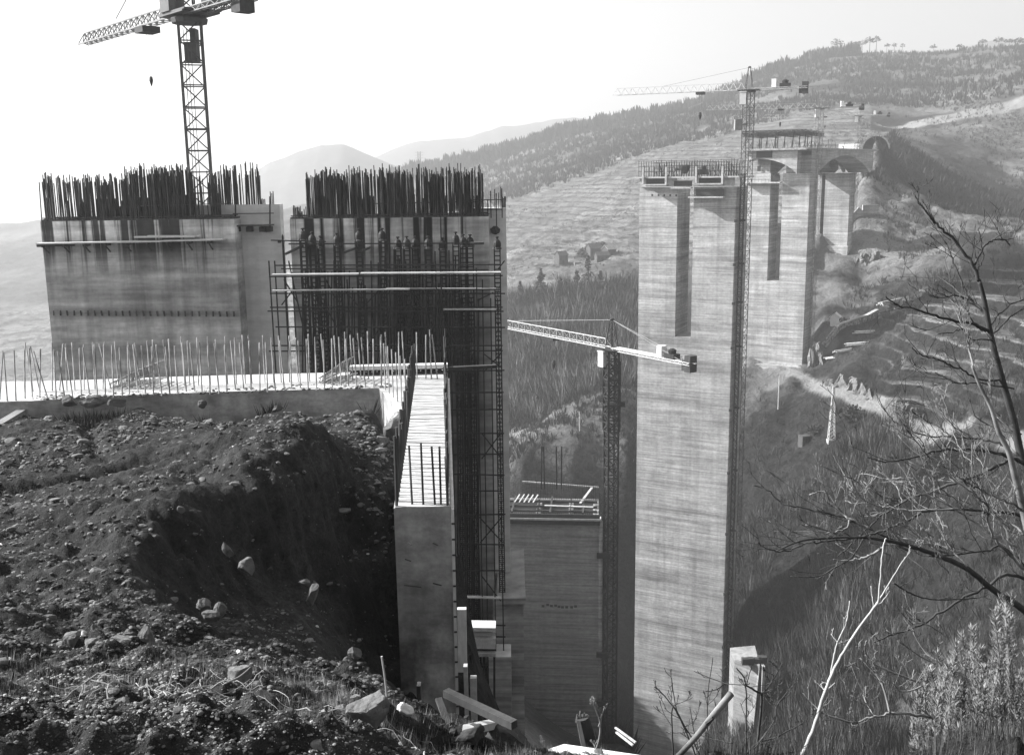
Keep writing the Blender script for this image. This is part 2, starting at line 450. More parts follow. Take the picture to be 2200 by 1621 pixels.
def height(X, Y, detail=True):
    X, Y = np.atleast_1d(np.asarray(X, float)), np.atleast_1d(np.asarray(Y, float))
    u, v = X / Y, np.log(Y)
    wm = sstep(Y, 8.5, 10) * (1 - sstep(Y, 21, 24)) * sstep(X, -9, -7)
    uw = u + wm * (.016 * fbm(X * 1.1, Y * 1.1, 4, .6) + .006 * fbm(X * 5, Y * 5, 2))
    vw = v + wm * (.05 * fbm(X * .9 + 30, Y * .9, 4, .6) + .012 * fbm(X * 4.5 + 11, Y * 4.5, 2))
    Z = base_t(uw, vw) * Y
    if not detail:
        return Z
    near = 1 - sstep(Y, 30, 45)
    Z0 = Z
    # rough earth near by
    keep = 1 - sstep(Y, 26.5, 28)
    bank = (1 - sstep(Y, 6.8, 8.6))
    Z = Z + near * (.25 + .75 * keep) * ((.34 - .2 * sstep(Y, 8.5, 11)) * fbm(X * .55, Y * .55, 4, .55) + (.20 - .08 * sstep(Y, 8.5, 11)) * fbm(X * 2.2 + 5, Y * 2.2, 3, .6) * sstep(Y, 2.0, 4) + .07 * fbm(X * 7 + 9, Y * 7, 3, .6) + .10 * np.abs(fbm(X * 5 + 50, Y * 5, 2, .6)) * bank)
    Z = Z0 + (Z - Z0) * (1 - .85 * sstep(X / Y, -.03, .02) * (1 - sstep(X / Y, .17, .22)) * (1 - sstep(Y, 8.6, 10)))
    # cart ruts across the field
    rut = np.zeros_like(Z)
    for (x0, y0, x1, y1) in ((-9.0, 21.5, -11.5, 27.0), (-12, 17.5, -4.5, 22.5)):
        rut += np.exp(-(poly_dist(X, Y, [Vector((x0, y0, 0)), Vector((x1, y1, 0))]) / .22) ** 2)
    Z = Z - .22 * rut * near
    # hillsides: gullies, hummocks, terraces
    far = sstep(Y, 120, 210)
    amp = far * (1 - .6 * sstep(Y, 1350, 1700))
    Z = Z + amp * (5.0 * fbm(X * .02, Y * .02, 5, .5) * sstep(Y, 260, 600) + 2.2 * fbm(X * .07 + 3, Y * .07, 4, .55) + 1.1 * np.abs(fbm(X * .22, Y * .22, 3)) + 1.6 * np.abs(fbm(X * .13 + 8, Y * .13, 4)) * sstep(X / Y, .24, .3) * sstep(Y, 320, 350) * (1 - sstep(Y, 470, 520)))
    Z = Z - sstep(Y, 900, 1400) * amp * 6 * np.abs(fbm(X * .012 + 4, Y * .005, 4))
    stp = 3.1
    ph = Z / stp + .6 * fbm(X * .03, Y * .03, 3)
    fr = ph - np.floor(ph)
    terr = (sstep(fr, .55, .95) - fr) * stp
    reg = sstep(X / Y, .33, .40) * (sstep(Y, 225, 250) * (1 - sstep(Y, 360, 400)))
    reg = np.maximum(reg * .95, .3 * sstep(Y, 500, 560) * (1 - sstep(Y, 900, 1000)) * (1 - sstep(X / Y, .2, .3)))
    Z = Z + reg * terr
    d = poly_dist(X, Y, ROAD)
    return Z
NU, NV = 470, 0
us = np.concatenate([np.linspace(-1.5, -.62, 16)[:-1], np.linspace(-.62, .62, NU), np.linspace(.62, 1.5, 16)[1:]])
vs_ = np.concatenate([np.linspace(math.log(1.1), math.log(3.2), 20)[:-1], np.linspace(math.log(3.2), math.log(32), 330)[:-1], np.linspace(math.log(32), math.log(150), 60)[:-1],
                      np.linspace(math.log(150), math.log(620), 440)[:-1], np.linspace(math.log(620), math.log(1350), 200)[:-1], np.linspace(math.log(1350), math.log(8500), 40)])
GU, GV = np.meshgrid(us, vs_)
GY = np.exp(GV); GX = GU * GY
GZ = height(GX.ravel(), GY.ravel()).reshape(GX.shape)
nr, nc = GX.shape
idx = np.arange(nr * nc).reshape(nr, nc)
faces = np.stack([idx[:-1, :-1].ravel(), idx[:-1, 1:].ravel(), idx[1:, 1:].ravel(), idx[1:, :-1].ravel()], 1)

def ground(x, y):
    return float(height([x], [y])[0])
def project(P):
    """pixel of world points (numpy n x 3)"""
    P = np.asarray(P, float)
    f = P @ np.array(FW); r = P @ np.array(RT); q = P @ np.array(UP)
    return CX + FPX * r / f, CY - FPX * q / f

# ground cover masks stored per vertex: red = bare earth, green = dark scrub and the painted gully shade, blue = pale rock and roads
PX, PY = project(np.stack([GX.ravel(), GY.ravel(), GZ.ravel()], 1))
PX, PY = PX.reshape(GX.shape), PY.reshape(GX.shape)
earth = 1 - sstep(GY, 30, 60)
scrub = np.clip(.5 + 1.3 * fbm(GX * .011, GY * .011, 5, .6), 0, 1) * .75
wood = sstep(GY, 330, 350) * (1 - sstep(GY, 468, 492)) * (1 - sstep(GU, .13, .17)) * sstep(GU, -.3, -.1)
upper = sstep(GY, 860, 960) * (1 - sstep(GU, .60, .66))
valley = (1 - sstep(GY, 265 + 50 * sstep(GU, .2, .25), 330 + 60 * sstep(GU, .2, .25))) * sstep(GY, 60, 110)
ter = sstep(GU, .345, .40) * sstep(GY, 240, 262) * (1 - sstep(GY, 345, 380))
shaded_gully = sstep(GY, 470, 484) * (1 - sstep(GY, 540, 580)) * sstep(GU, .335, .36)  # shade of the slope turned from the sun, painted as darker scrub
scrub = np.clip(scrub * (1 - wood) + wood * .95, 0, 1)
scrub = np.maximum(scrub, upper * (1 - .45 * sstep(GU, .18, .26)) * (.55 + .5 * fbm(GX * .006, GY * .006, 4)))
scrub = np.maximum(scrub, valley * (.85 + .6 * fbm(GX * .03, GY * .03, 4)))
scrub = np.maximum(scrub, ter * (.75 + .5 * fbm(GX * .03, GY * .03, 4)))
scrub = np.maximum(scrub, shaded_gully * .85)
midg = sstep(GY, 500, 560) * (1 - sstep(GY, 860, 950)) * (1 - sstep(GU, .33, .36))
scrub = np.where(midg > .5, scrub * .42, scrub)
pale = np.zeros_like(GX)
pale = np.maximum(pale, .75 * (1 - sstep(poly_dist(GX, GY, ROAD), 1.8, 3.0)))
pale = np.maximum(pale, .45 * (1 - sstep(poly_dist(GX, GY, TRACK), 2.5, 4.5)))
HR = [at(*q) for q in [(1915,276,780),(1990,258,800),(2080,238,815),(2200,212,840),(2300,190,860)]]
pale = np.maximum(pale, 1.0 * (1 - sstep(poly_dist(GX, GY, HR), 8, 14)))
for (px, py, Y, rr) in ((1690,790,350,16),(1650,800,345,12),(1755,760,352,9),(1770,545,425,14),(1870,540,425,15),(1510,245,880,20),(1380,143,1255,0),(1800,640,380,14)):
    c = at(px, py, Y)
    if rr:
        dd = np.hypot(GX - c.x, (GY - c.y) * .6) + rr * .9 * fbm(GX * .12, GY * .12, 3)
        pale = np.maximum(pale, .45 * (1 - sstep(dd, rr * .4, rr)))
# terrace edges show as pale strips of dry grass
phz = GZ / 3.1 + .6 * fbm(GX * .03, GY * .03, 3)
frz = phz - np.floor(phz)
edge = (1 - sstep(np.abs(frz - .12), .06, .15)) * ter
terrmask = ter * np.clip(.75 + 1.2 * fbm(GX * .05 + 9, GY * .05, 3), 0, 1)

mt = bpy.data.materials.new('hillside_ground')
mt.use_nodes = True
t = mt.node_tree
N, Lk = t.nodes, t.links
bs = N['Principled BSDF']
bs.inputs['Roughness'].default_value = .95
bs.inputs['Specular IOR Level'].default_value = .12
va = N.new('ShaderNodeVertexColor'); va.layer_name = 'cover'
sp = N.new('ShaderNodeSeparateColor'); Lk.new(va.outputs[0], sp.inputs[0])
geo = N.new('ShaderNodeNewGeometry')
def nz(sc, det, rg=.6):
    mp = N.new('ShaderNodeMapping'); mp.inputs['Scale'].default_value = sc
    Lk.new(geo.outputs['Position'], mp.inputs[0])
    x = N.new('ShaderNodeTexNoise'); x.inputs['Detail'].default_value = det; x.inputs['Roughness'].default_value = rg; x.inputs['Scale'].default_value = 1
    Lk.new(mp.outputs[0], x.inputs['Vector'])
    return x.outputs['Fac']
def mrange(i, a, b, lo, hi):
    x = N.new('ShaderNodeMapRange'); x.inputs[1].default_value, x.inputs[2].default_value, x.inputs[3].default_value, x.inputs[4].default_value = a, b, lo, hi
    Lk.new(i, x.inputs[0]); return x.outputs[0]
def mth(op, a, b):
    x = N.new('ShaderNodeMath'); x.operation = op
    for k, q in enumerate((a, b)):
        if isinstance(q, (int, float)): x.inputs[k].default_value = q
        else: Lk.new(q, x.inputs[k])
    return x.outputs[0]
def mixf(f, a, b):
    x = N.new('ShaderNodeMix')
    for k, q in ((0, f), (2, a), (3, b)):
        if isinstance(q, (int, float)): x.inputs[k].default_value = q
        else: Lk.new(q, x.inputs[k])
    return x.outputs[0]
n_big, n_mid, n_fine = nz((.03, .03, .03), 6, .65), nz((.22, .22, .3), 6, .7), nz((1.1, 1.1, 1.1), 5, .7)
GRASS_V, SCRUB_V, EARTH_V, PALE_V = .145, .016, .021, .27
grass = mth('MULTIPLY', mrange(n_mid, .34, .66, .35, 1.55), GRASS_V)
grass = mth('MULTIPLY', grass, mrange(n_big, .32, .66, .6, 1.4))
grass = mth('MULTIPLY', grass, mrange(n_fine, .3, .7, .6, 1.4))
scr = mth('MULTIPLY', mrange(n_mid, .35, .68, .45, 1.9), SCRUB_V)
scr = mth('MULTIPLY', scr, mrange(n_fine, .3, .7, .4, 1.6))
sf = mrange(mth('ADD', sp.outputs[1], mth('MULTIPLY', mth('SUBTRACT', n_mid, .5), 1.5)), .3, .75, 0, 1)
hill = mixf(sf, grass, scr)
n_e1, n_e2, n_e3 = nz((.5, .5, .5), 5), nz((4, 4, 4), 6, .7), nz((22, 22, 22), 4, .7)
ear = mth('MULTIPLY', mrange(n_e1, .3, .7, .6, 1.5), EARTH_V)
ear = mth('MULTIPLY', ear, mrange(n_e2, .3, .72, .45, 1.7))
ear = mth('MULTIPLY', ear, mrange(n_e3, .3, .72, .5, 1.6))
def attr(nm):
    x = N.new('ShaderNodeAttribute'); x.attribute_name = nm
    return x.outputs['Fac']
fr_ = mth('FRACT', mth('ADD', attr('phase'), mth('MULTIPLY', n_mid, .35)), 0)
ln = mth('MULTIPLY', mrange(fr_, .0, .10, 0, 1), mrange(fr_, .14, .24, 1, 0))
pl_ = mth('MULTIPLY', mrange(n_fine, .3, .7, .6, 1.3), .22)
hill = mixf(mth('MULTIPLY', mth('MULTIPLY', ln, attr('terrace')), mrange(n_big, .4, .55, .3, 1)), hill, pl_)
dk = mth('MULTIPLY', mth('MULTIPLY', mrange(fr_, .55, .75, 0, 1), attr('old_terrace')), mrange(n_big, .36, .52, .1, .65))
hill = mixf(dk, hill, mth('MULTIPLY', hill, .3))
c1 = mixf(sp.outputs[0], hill, ear)
pl = mth('MULTIPLY', mrange(n_fine, .3, .7, .75, 1.2), PALE_V)
c2 = mixf(sp.outputs[2], c1, pl)
Lk.new(c2, bs.inputs['Base Color'])
b1 = N.new('ShaderNodeBump'); b1.inputs['Strength'].default_value = .9; b1.inputs['Distance'].default_value = 1.0
hb = mixf(sp.outputs[0], mth('ADD', mth('MULTIPLY', n_fine, .8), mth('MULTIPLY', n_mid, 2.0)), mth('ADD', mth('MULTIPLY', n_e2, .10), mth('MULTIPLY', n_e3, .035)))
Lk.new(hb, b1.inputs['Height'])
Lk.new(b1.outputs[0], bs.inputs['Normal'])
terrain = np_mesh('terrain', np.stack([GX.ravel(), GY.ravel(), GZ.ravel()], 1), faces, mt, smooth=True)
tag(terrain, kind='structure')
for nm_, ar_ in (('phase', phz), ('terrace', terrmask), ('old_terrace', midg)):
    at_ = terrain.data.attributes.new(nm_, 'FLOAT', 'POINT')
    at_.data.foreach_set('value', ar_.ravel().astype(np.float32))
ca = terrain.data.color_attributes.new('cover', 'FLOAT_COLOR', 'POINT')
col = np.ones((nr * nc, 4), np.float32)
col[:, 0], col[:, 1], col[:, 2] = earth.ravel(), np.clip(scrub, 0, 1).ravel(), np.clip(pale, 0, 1).ravel()
ca.data.foreach_set('color', col.ravel())

# far hills fading in the haze
HM = gmat('far_hill_woods', .08, [((.01, .01, .01), .7, 1.3, .3, .7), ((.05, .05, .05), .7, 1.3, .3, .7)])
def far_hill(Y, prof, depth, seed):
    """a ridge of real width: its skyline follows (px, py) at distance Y, its flanks fall to the valley"""
    pts = [at(px, py, Y) for px, py in prof]
    xs = np.array([p.x for p in pts]); zs = np.array([p.z for p in pts])
    gx = np.linspace(xs[0], xs[-1], 220)
    gz = np.interp(gx, xs, zs)
    gz = gz + 14 * (Y / 2500) * fbm(gx * .006 + seed, gx * 0 + seed, 4)
    k = np.linspace(-1, 1, 41)
    X_, K_ = np.meshgrid(gx, k)
    zt = np.interp(X_, gx, gz)
    Zb = -330
    sh = (1 - np.abs(K_)) ** 1.15
    Z_ = Zb + (zt - Zb) * sh + 60 * fbm(X_ * .003, K_ * 3 + seed, 4) * np.abs(K_) * (1 - np.abs(K_))
    Y_ = Y + K_ * depth
    n0, n1 = X_.shape
    ii = np.arange(n0 * n1).reshape(n0, n1)
    fc = np.stack([ii[:-1, :-1].ravel(), ii[:-1, 1:].ravel(), ii[1:, 1:].ravel(), ii[1:, :-1].ravel()], 1)
    o = np_mesh('hill', np.stack([X_.ravel(), Y_.ravel(), Z_.ravel()], 1), fc, HM, True)
    return tag(o, kind='structure')
far_hill(2300, [(300,500),(430,440),(520,380),(580,342),(640,318),(690,308),(740,314),(800,338),(880,372),(960,430),(1100,480)], 700, 3)
far_hill(3300, [(640,480),(740,390),(800,340),(840,322),(900,305),(1000,288),(1080,272),(1150,262),(1230,256),(1300,262),(1420,290),(1600,330)], 900, 8)
far_hill(3000, [(1900,200),(2020,118),(2080,98),(2140,84),(2200,78),(2300,90),(2500,150)], 700, 5)
far_hill(4200, [(-900,470),(-500,440),(-200,445),(0,470),(100,462),(250,478),(420,470),(600,500)], 1000, 12)
# ------------------------------------------------------------------ concrete structures
XU, YU, ZU = Vector((1, 0, 0)), Vector((0, 1, 0)), Vector((0, 0, 1))
def unit_bar(name, mat, n=5):
    b = MB().bar((0, 0, 0), (0, 0, 1), 1.0, n)
    o = b.build(name, mat)
    me = o.data
    bpy.data.objects.remove(o)
    return me
BAR = unit_bar('rebar', M['rebar'])
BARP = unit_bar('rebar', M['rebar_pale'])
def rebar(parent, p, h, r, lean=(0, 0), mesh=None, name='rebar'):
    o = bpy.data.objects.new(name, mesh or BAR)
    C.objects.link(o)
    o.parent = parent
    o.location = Vector(p) - parent.location
    o.scale = (r, r, h)
    o.rotation_euler = (lean[1], lean[0], random.random() * .0)
    return o

M['pier_back'] = gmat('clean_concrete', .68, BAND, bump=((.4, .4, 2.5), .3, .06))
# --- the big half-built pier: two hollow blocks side by side, each a front slab and a set-back body
Y1, YB = 56.0, 57.4
def near_pier(x0, x1, xs, top_f, top_b, xb0, base, label, mat):
    """front slab from pixel x0 to x1 (top row top_f), body behind it out to xs (top row top_b)"""
    a, b = at(x0, top_f, Y1), at(x1, top_f, Y1)
    zt = (a.z + b.z) / 2
    c, d = at(xb0, top_b, YB), at(xs, top_b, YB)
    zb = (c.z + d.z) / 2
    mb = MB()
    mb.box((a.x, b.x), (Y1, YB - .003), (base, zt))
    b2 = MB()
    b2.box((c.x, d.x), (YB, YB + .8), (base, zb))
    mb = mb; b2.box((d.x - 3.4, d.x - 2.6), (YB + .803, 64.0), (base, zb - .3))
    b2.box((c.x + .1, c.x + .9), (YB + .803, 64.0), (base, zb - .3))
    org = Vector(((a.x + b.x) / 2, 60, base))
    o = mb.build('bridge_pier', mat, origin=org)
    b2.build('set_back_wall', M['pier_back'], o)
    tag(o, label, 'bridge pier', 'piers of the viaduct under construction')
    return o, a.x, b.x, zt, c.x, d.x, zb
PA, ax0, ax1, azt, acx, adx, azb = near_pier(86, 503, 601, 473, 441, 240, -40, 'stained concrete pier block under the tall dark tower crane, bars bristling on top', M['pier_near'])
PB, bx0, bx1, bzt, bcx, bdx, bzb = near_pier(622, 1050, 1087, 468, 447, 1010, -42, 'dark stained concrete pier block behind the tube scaffolding, topped with dense bars', M['pier_form'])
# the blocks lean very slightly in the photograph; footing step at the foot of the scaffolded block
q0, q1 = at(1060, 1276, 55.0), at(1124, 1276, 55.0)
ft = MB().box((q0.x, q1.x), (54.2, 61), (-44, q0.z))
ft.box((q0.x + .2, q1.x + .12), (53.6, 61.2), (q0.z + .003, q0.z + .35))
ft.build('footing', M['pier'], PB)
q0, q1 = at(1050, 1402, 52.5), at(1098, 1402, 52.5)
MB().box((q0.x, q1.x), (52, 53.6), (-44, q0.z)).build('footing', M['pier'], PB)

def bar_field(parent, specs, n_parts, r=.031):
    """specs: (px0, px1, y_min, y_max, base_z, count, h_low, h_high). The largest stand as bars of their own, the rest as one mass"""
    allb = []
    for (px0, px1, ya, yb, zb, cnt, h0, h1) in specs:
        xa, xb = at(px0, 450, ya).x, at(px1, 450, ya).x
        k = 0
        while k < cnt:
            # bars come bundled: clusters and gaps
            x = xa + (xb - xa) * random.random()
            y = ya + (yb - ya) * random.random() ** 1.5
            nb = random.choice((1, 1, 1, 2, 3, 5))
            h = h0 + (h1 - h0) * random.random() ** 1.4
            for j in range(nb):
                hh = h * random.uniform(.86, 1.06)
                if random.random() < .12: hh *= .5
                xx = min(max(x + random.uniform(-.16, .16), xa), xb)
                allb.append((xx, y + random.uniform(-.1, .1), zb, hh, random.gauss(0, .012), random.gauss(0, .012)))
                k += 1
    allb.sort(key=lambda q: q[1])
    mass = MB()
    for i, (x, y, z, h, l0, l1) in enumerate(allb):
        if i < n_parts:
            rebar(parent, (x, y, z), h, r, (l0, l1))
        else:
            mass.bar((x, y, z), (x + l0 * h, y + l1 * h, z + h), r, 4)
    if mass.v:
        tag(mass.build('rebar_mass', M['rebar'], parent), kind='stuff')
bar_field(PA, [(84, 268, 56.15, 57.3, azt, 190, 2.1, 2.5), (266, 410, 56.15, 57.3, azt, 250, 2.45, 2.9), (405, 470, 56.2, 57.3, azt, 46, 1.9, 2.5), (240, 470, 57.5, 58.1, azb, 80, 1.2, 1.9), (470, 556, 57.5, 58.1, azb, 70, 1.7, 2.25), (556, 600, 57.5, 58.1, azb, 6, .3, .7)], 96)
bar_field(PB, [(662, 1038, 56.15, 57.3, bzt, 640, 2.15, 2.75), (660, 668, 56.2, 56.6, bzt, 14, 2.35, 2.45), (624, 658, 56.15, 57.2, bzt, 18, .2, .7), (1054, 1086, 57.5, 58.1, bzb, 8, .5, 1.2)], 96)
# horizontal ties between the bars and the dark edge of the last lift
for P, xa, xb, z in ((PA, ax0, ax1, azt), (PB, bx0, bx1, bzt)):
    mb = MB()
    for k in range(3):
        y = 56.12 + .55 * k
        mb.bar((xa + .05, y, z + .16), (xb - .1, y, z + .18), .035)
        mb.bar((xa + 4.5, y, z + .75), (xb - .3, y, z + .8), .022)
    for i in range(46):
        x = random.uniform(xa + .1, xb - .2)
        mb.bar((x, 56.1, z + .1), (x + random.uniform(-.5, .5), 57.3, z + .12), .02)
    mb.box((xa + .03, xb - .03), (56.03, 57.35), (z + .002, z + .09))
    mb.build('tie_bars', M['rebar'], P)
# dark box formwork lying among the bars, seen against the sky
c = at(245, 437, 59)
MB().box((c.x - .25, c.x + .75), (57.0, 57.38), (azt + .1, c.z + .3)).build('formwork_panel', M['darkwood'], PA)
# row of bent stubs cast into the face
for i in range(27):
    p = at(116 + i * 14.9, 672 + .2 * i * .4, Y1)
    rebar(PA, (p.x, Y1 - .07, p.z - .13), .28, .05, (random.gauss(0, .06), .12), name='stub')
# small scaffold bracket on the set-back body
mb = MB()
for px in (506, 580):
    a, b = at(px, 422 if px > 550 else 440, 57.1), at(px, 486, 57.1)
    mb.bar(a, b, .05)
a, b = at(500, 459, 57.05), at(588, 458, 57.05); mb.bar(a, b, .035)
a, b = at(502, 485, 56.8), at(586, 483, 56.8); mb.beam(a, b, .7, .07)
for px in (509, 536, 564, 578):
    a = at(px, 489, 57.0); mb.obox(a, XU, YU, ZU, (-.15, .15), (-.2, .3), (-.22, .06))
mb.build('bracket', M['darkwood'], PA)
mb = MB()
for px, y0 in ((1054, 410), (1066, 415), (1078, 405)):
    mb.bar(at(px, y0, 57.1), at(px + 1, 500 if px == 1066 else 468, 57.1), .04)
mb.bar(at(1005, 429, 57.1), at(1078, 429, 57.1), .03); mb.bar(at(1005, 450, 57.1), at(1078, 450, 57.1), .03)
for px in (1012, 1030, 1048): mb.bar(at(px, 428, 57.0), at(px, 470, 57.0), .04)
a = at(1064, 494, 57.0); mb.lathe(a - ZU * .2, [(.05, -.05), (.24, .05), (.28, .25), (.1, .42)], 8)
mb.build('bracket', M['darkwood'], PB)

# --- pale plank walkway on brackets along the face of the first block
wk = empty('plank_walkway', at(280, 520, Y1 - .5), 'pale plank walkway hung along the stained face of the crane-topped pier block', 'walkway')
a, b = at(83, 523, Y1 - .42), at(482, 514, Y1 - .42)
mb = MB()
for k in range(3):
    t0, t1 = k / 3, (k + 1) / 3
    mb.beam(a.lerp(b, t0), a.lerp(b, t1) - ZU * .02 * (k % 2), .75, .07)
mb.build('deck_boards', M['board'], wk)
mb = MB()
for k in range(9):
    mb = MB(); c = a.lerp(b, (k + .3) / 9)
    mb.obox(c, XU, YU, ZU, (-.06, .06), (-.36, .40), (-.2, -.04))
    mb.bar(c + Vector((0, -.3, -.15)), c + Vector((0, .4, -.55)), .04)
    mb.build('bracket', M['darkwood'], wk)
c = a + Vector((-.1, 0, -.09)); MB().beam(c, c.lerp(b, .2), .12, .2).build('bearer', M['darkwood'], wk)
a2, b2 = at(290, 509, Y1 - .5), at(418, 508, Y1 - .5)
MB().beam(a2, b2, .3, .08).beam(a2 + Vector((.6, .3, .03)), b2 + Vector((.2, .3, .01)), .24, .07).build('spare_board', M['board'], wk)

# --- the slab in front with its two rows of upright bars
ZS = -5.95
def on_z(px, py, z):
    d = FW + RT * ((px - CX) / FPX) + UP * ((CY - py) / FPX)
    return d * (z / d.z)
fl, fm, fr = on_z(-260, 868, ZS), on_z(240, 850, ZS), on_z(815, 834, ZS)
bl, br = on_z(-260, 822, ZS), on_z(962, 794, ZS)
corner = on_z(868, 886, ZS)
ring = [fl, on_z(60, 862, ZS), fm, on_z(520, 840, ZS), fr, corner, Vector((corner.x + .7, corner.y, ZS)), Vector((br.x, corner.y + .5, ZS)), br, on_z(400, 808, ZS), on_z(120, 818, ZS), bl]
mb = MB()
n = len(ring)
org = Vector((fr.x - 3, fr.y + 1, ZS - 2.4))
mb.add(list(ring) + [p - ZU * 2.4 for p in ring], [tuple(range(n))] + [tuple(range(2 * n - 1, n - 1, -1))] + [(i, i + n, (i + 1) % n + n, (i + 1) % n) for i in range(n)])
SLAB = mb.build('concrete_slab', M['slab_face'], origin=org)
tag(SLAB, 'pale concrete abutment slab set with two rows of upright bars, below the stained piers', 'concrete slab')
# paler top sheet, a few millimetres proud
cen = sum(ring, Vector()) / n
mb = MB()
top = [p + (cen - p).normalized() * .03 + ZU * .006 for p in ring]
mb.add(top, [tuple(range(n))])
mb.build('slab_top', M['slab'], SLAB)
kp = [on_z(-200, 1010, -6.15), on_z(0, 905, -6.15), on_z(62, 868, -6.15), on_z(110, 858, -6.15)]
mb = MB()
for a, b in zip(kp[:-1], kp[1:]):
    mb.beam(a - ZU * .42, b - ZU * .42, .25, .8)
mb.build('kerb_upstand', M['pier_dark'], SLAB)
# patches of spilled aggregate along the edge
for i in range(48):       # front row
    t_ = i / 47
    px = -8 + 826 * t_
    e = on_z(px, 862 - 30 * t_ + 4 * math.sin(i), ZS)
    tilt = random.gauss(0, .022) * (4.5 if px < 240 else 1)
    rebar(SLAB, e + Vector((0, .12 + random.uniform(0, .15), .0)), 1.42 + random.uniform(-.06, .06), .022, (tilt, random.gauss(0, .03)), BARP)
for i in range(44):       # back row
    t_ = i / 43
    px = 40 + 830 * t_ + random.uniform(-6, 6)
    e = on_z(px, 846 - 30 * t_, ZS)
    rebar(SLAB, e + Vector((0, .3, 0)), 1.4 + random.uniform(-.07, .07), .020, (random.gauss(0, .022) * (4 if px < 240 else 1), random.gauss(0, .03)), BARP)
for i in range(6):        # along the return
    e = fr.lerp(corner, (i + .5) / 6)
    rebar(SLAB, e + Vector((.12, 0, 0)), 1.35, .02, (0, 0), BARP)

# --- wing wall running towards the camera
NL, NR = on_z(846, 1091, -5.66), on_z(968, 1089, -5.66)
FL, FR = on_z(888, 811, -5.66), on_z(961, 809, -5.66)
ZW = -5.66
wt = [NL, NR, FR, FL]
mb = MB()
NB = [NL + Vector((.02, .1, -7)), NR + Vector((.05, .1, -7)), FR + Vector((0, 0, -7)), FL + Vector((0, 0, -7))]
mb.add(wt + NB, [(0, 1, 2, 3), (7, 6, 5, 4), (0, 4, 5, 1), (1, 5, 6, 2), (2, 6, 7, 3), (3, 7, 4, 0)])
WALL = mb.build('wing_wall', M['slab_face'], origin=Vector((NL.x + .5, NL.y + 5, -12)))
tag(WALL, 'long concrete wing wall with a pale ribbed top edged by dark bars', 'wall')
mb = MB()
ins = [NL.lerp(NR, .02), NL.lerp(NR, .98), FL.lerp(FR, .98), FL.lerp(FR, .02)]
nseg = 84
for i in range(nseg):     # board-marked ribs across the top
    t0, t1 = i / nseg, (i + .8 + .18 * random.random()) / nseg
    p = [ins[0].lerp(ins[3], t0), ins[1].lerp(ins[2], t0), ins[1].lerp(ins[2], t1), ins[0].lerp(ins[3], t1)]
    z0, z1 = ZU * .004, ZU * (.010 + .014 * random.random())
    mb.add([q + z0 for q in p] + [q + z1 for q in p], [(4, 5, 6, 7), (0, 1, 5, 4), (1, 2, 6, 5), (2, 3, 7, 6), (3, 0, 4, 7)])
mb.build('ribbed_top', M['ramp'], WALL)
mb = MB()                 # pale shutter board left on the outer side
for i in range(8):
    a, b = NR.lerp(FR, i / 8), NR.lerp(FR, (i + .99) / 8)
    mb.obox(a + Vector((.005, 0, -7.2)), (b - a).normalized(), Vector((1, 0, 0)), ZU, (0, (b - a).length), (0, .055), (0, 7.16))
mb.build('edge_board', M['board'], WALL)
# the board's worn studs
for k in range(22):
    c = NR + Vector((.03, -.012, -.3 - k * .29)); MB().obox(c, XU, YU, ZU, (-.02, .03), (0, .02), (-.015, .015)).build('stud', M['darkwood'], WALL)
for i in range(43):
    t_ = (i + .2) / 43
    e = NL.lerp(FL, t_) + Vector((.05, 0, 0))
    rebar(WALL, e, (.9 if i % 2 else 1.05) + random.uniform(-.08, .1) + (.2 if i < 5 else 0), .028, (random.gauss(0, .02), random.gauss(0, .03)))
for i in range(43):
    t_ = (i + .2) / 43
    e = NR.lerp(FR, t_) + Vector((-.05, 0, 0))
    rebar(WALL, e, (.8 if i % 2 else 1.0) + random.uniform(-.1, .15) + (.3 if i > 36 else 0), .026, (random.gauss(0, .015), random.gauss(0, .03)))
for px in (881, 905, 930, 943):
    e = on_z(px + 4, 1087, ZW)
    rebar(WALL, e + Vector((0, .06, 0)), 1.1 + random.uniform(-.04, .04), .02, (random.gauss(-.02, .01), 0))
for px in (896, 915, 927, 940):
    rebar(WALL, on_z(px, 815, ZW), 1.35 + random.uniform(-.1, .1), .02, (random.gauss(0, .05), 0), BARP)
mb = MB()                 # tie wires and broken form ties in the front face
for (px, py, dx) in ((875, 1165, 10), (930, 1166, 12), (870, 1200, 14), (868, 1256, 40), (930, 1252, 20)):
    a = at(px, py, 17.02); MB().bar(a, a + Vector((dx * .0077, -.03, -.03)), .012).build('tie_wire', M['rebar'], WALL)

# --- leaning props, boards and beams beside the wall
def plank(name, pts, wd, h, mat, label, cat, group=None):
    a, b = pts
    o = MB().beam(a, b, wd, h).build(name, mat, origin=(a + b) / 2)
    return tag(o, label, cat, group)
# formwork girder lying at the slab's far edge, white top on a dark open web
g = empty('formwork_girder', on_z(860, 806, ZS), 'long white-topped formwork girder lying on the far edge of the slab', 'girder')
a, b = on_z(752, 806, ZS) + ZU * .24, on_z(962, 801, ZS) + ZU * .24
MB().beam(a, b, .32, .12).build('flange', M['board'], g)
mb = MB()
mb.beam(a - ZU * .19, b - ZU * .19, .2, .05)
d = b - a
for k in range(18):
    p, q = a + d * (k / 18), a + d * ((k + 1) / 18)
    mb.bar(p - ZU * .07, q - ZU * .18, .03); mb.bar(p - ZU * .18, q - ZU * .07, .03)
c2 = b + (b - a).normalized() * 1.5
mb.beam(b - ZU * .1, c2 - ZU * .06, .18, .1)
mb.build('web', M['darkwood'], g)

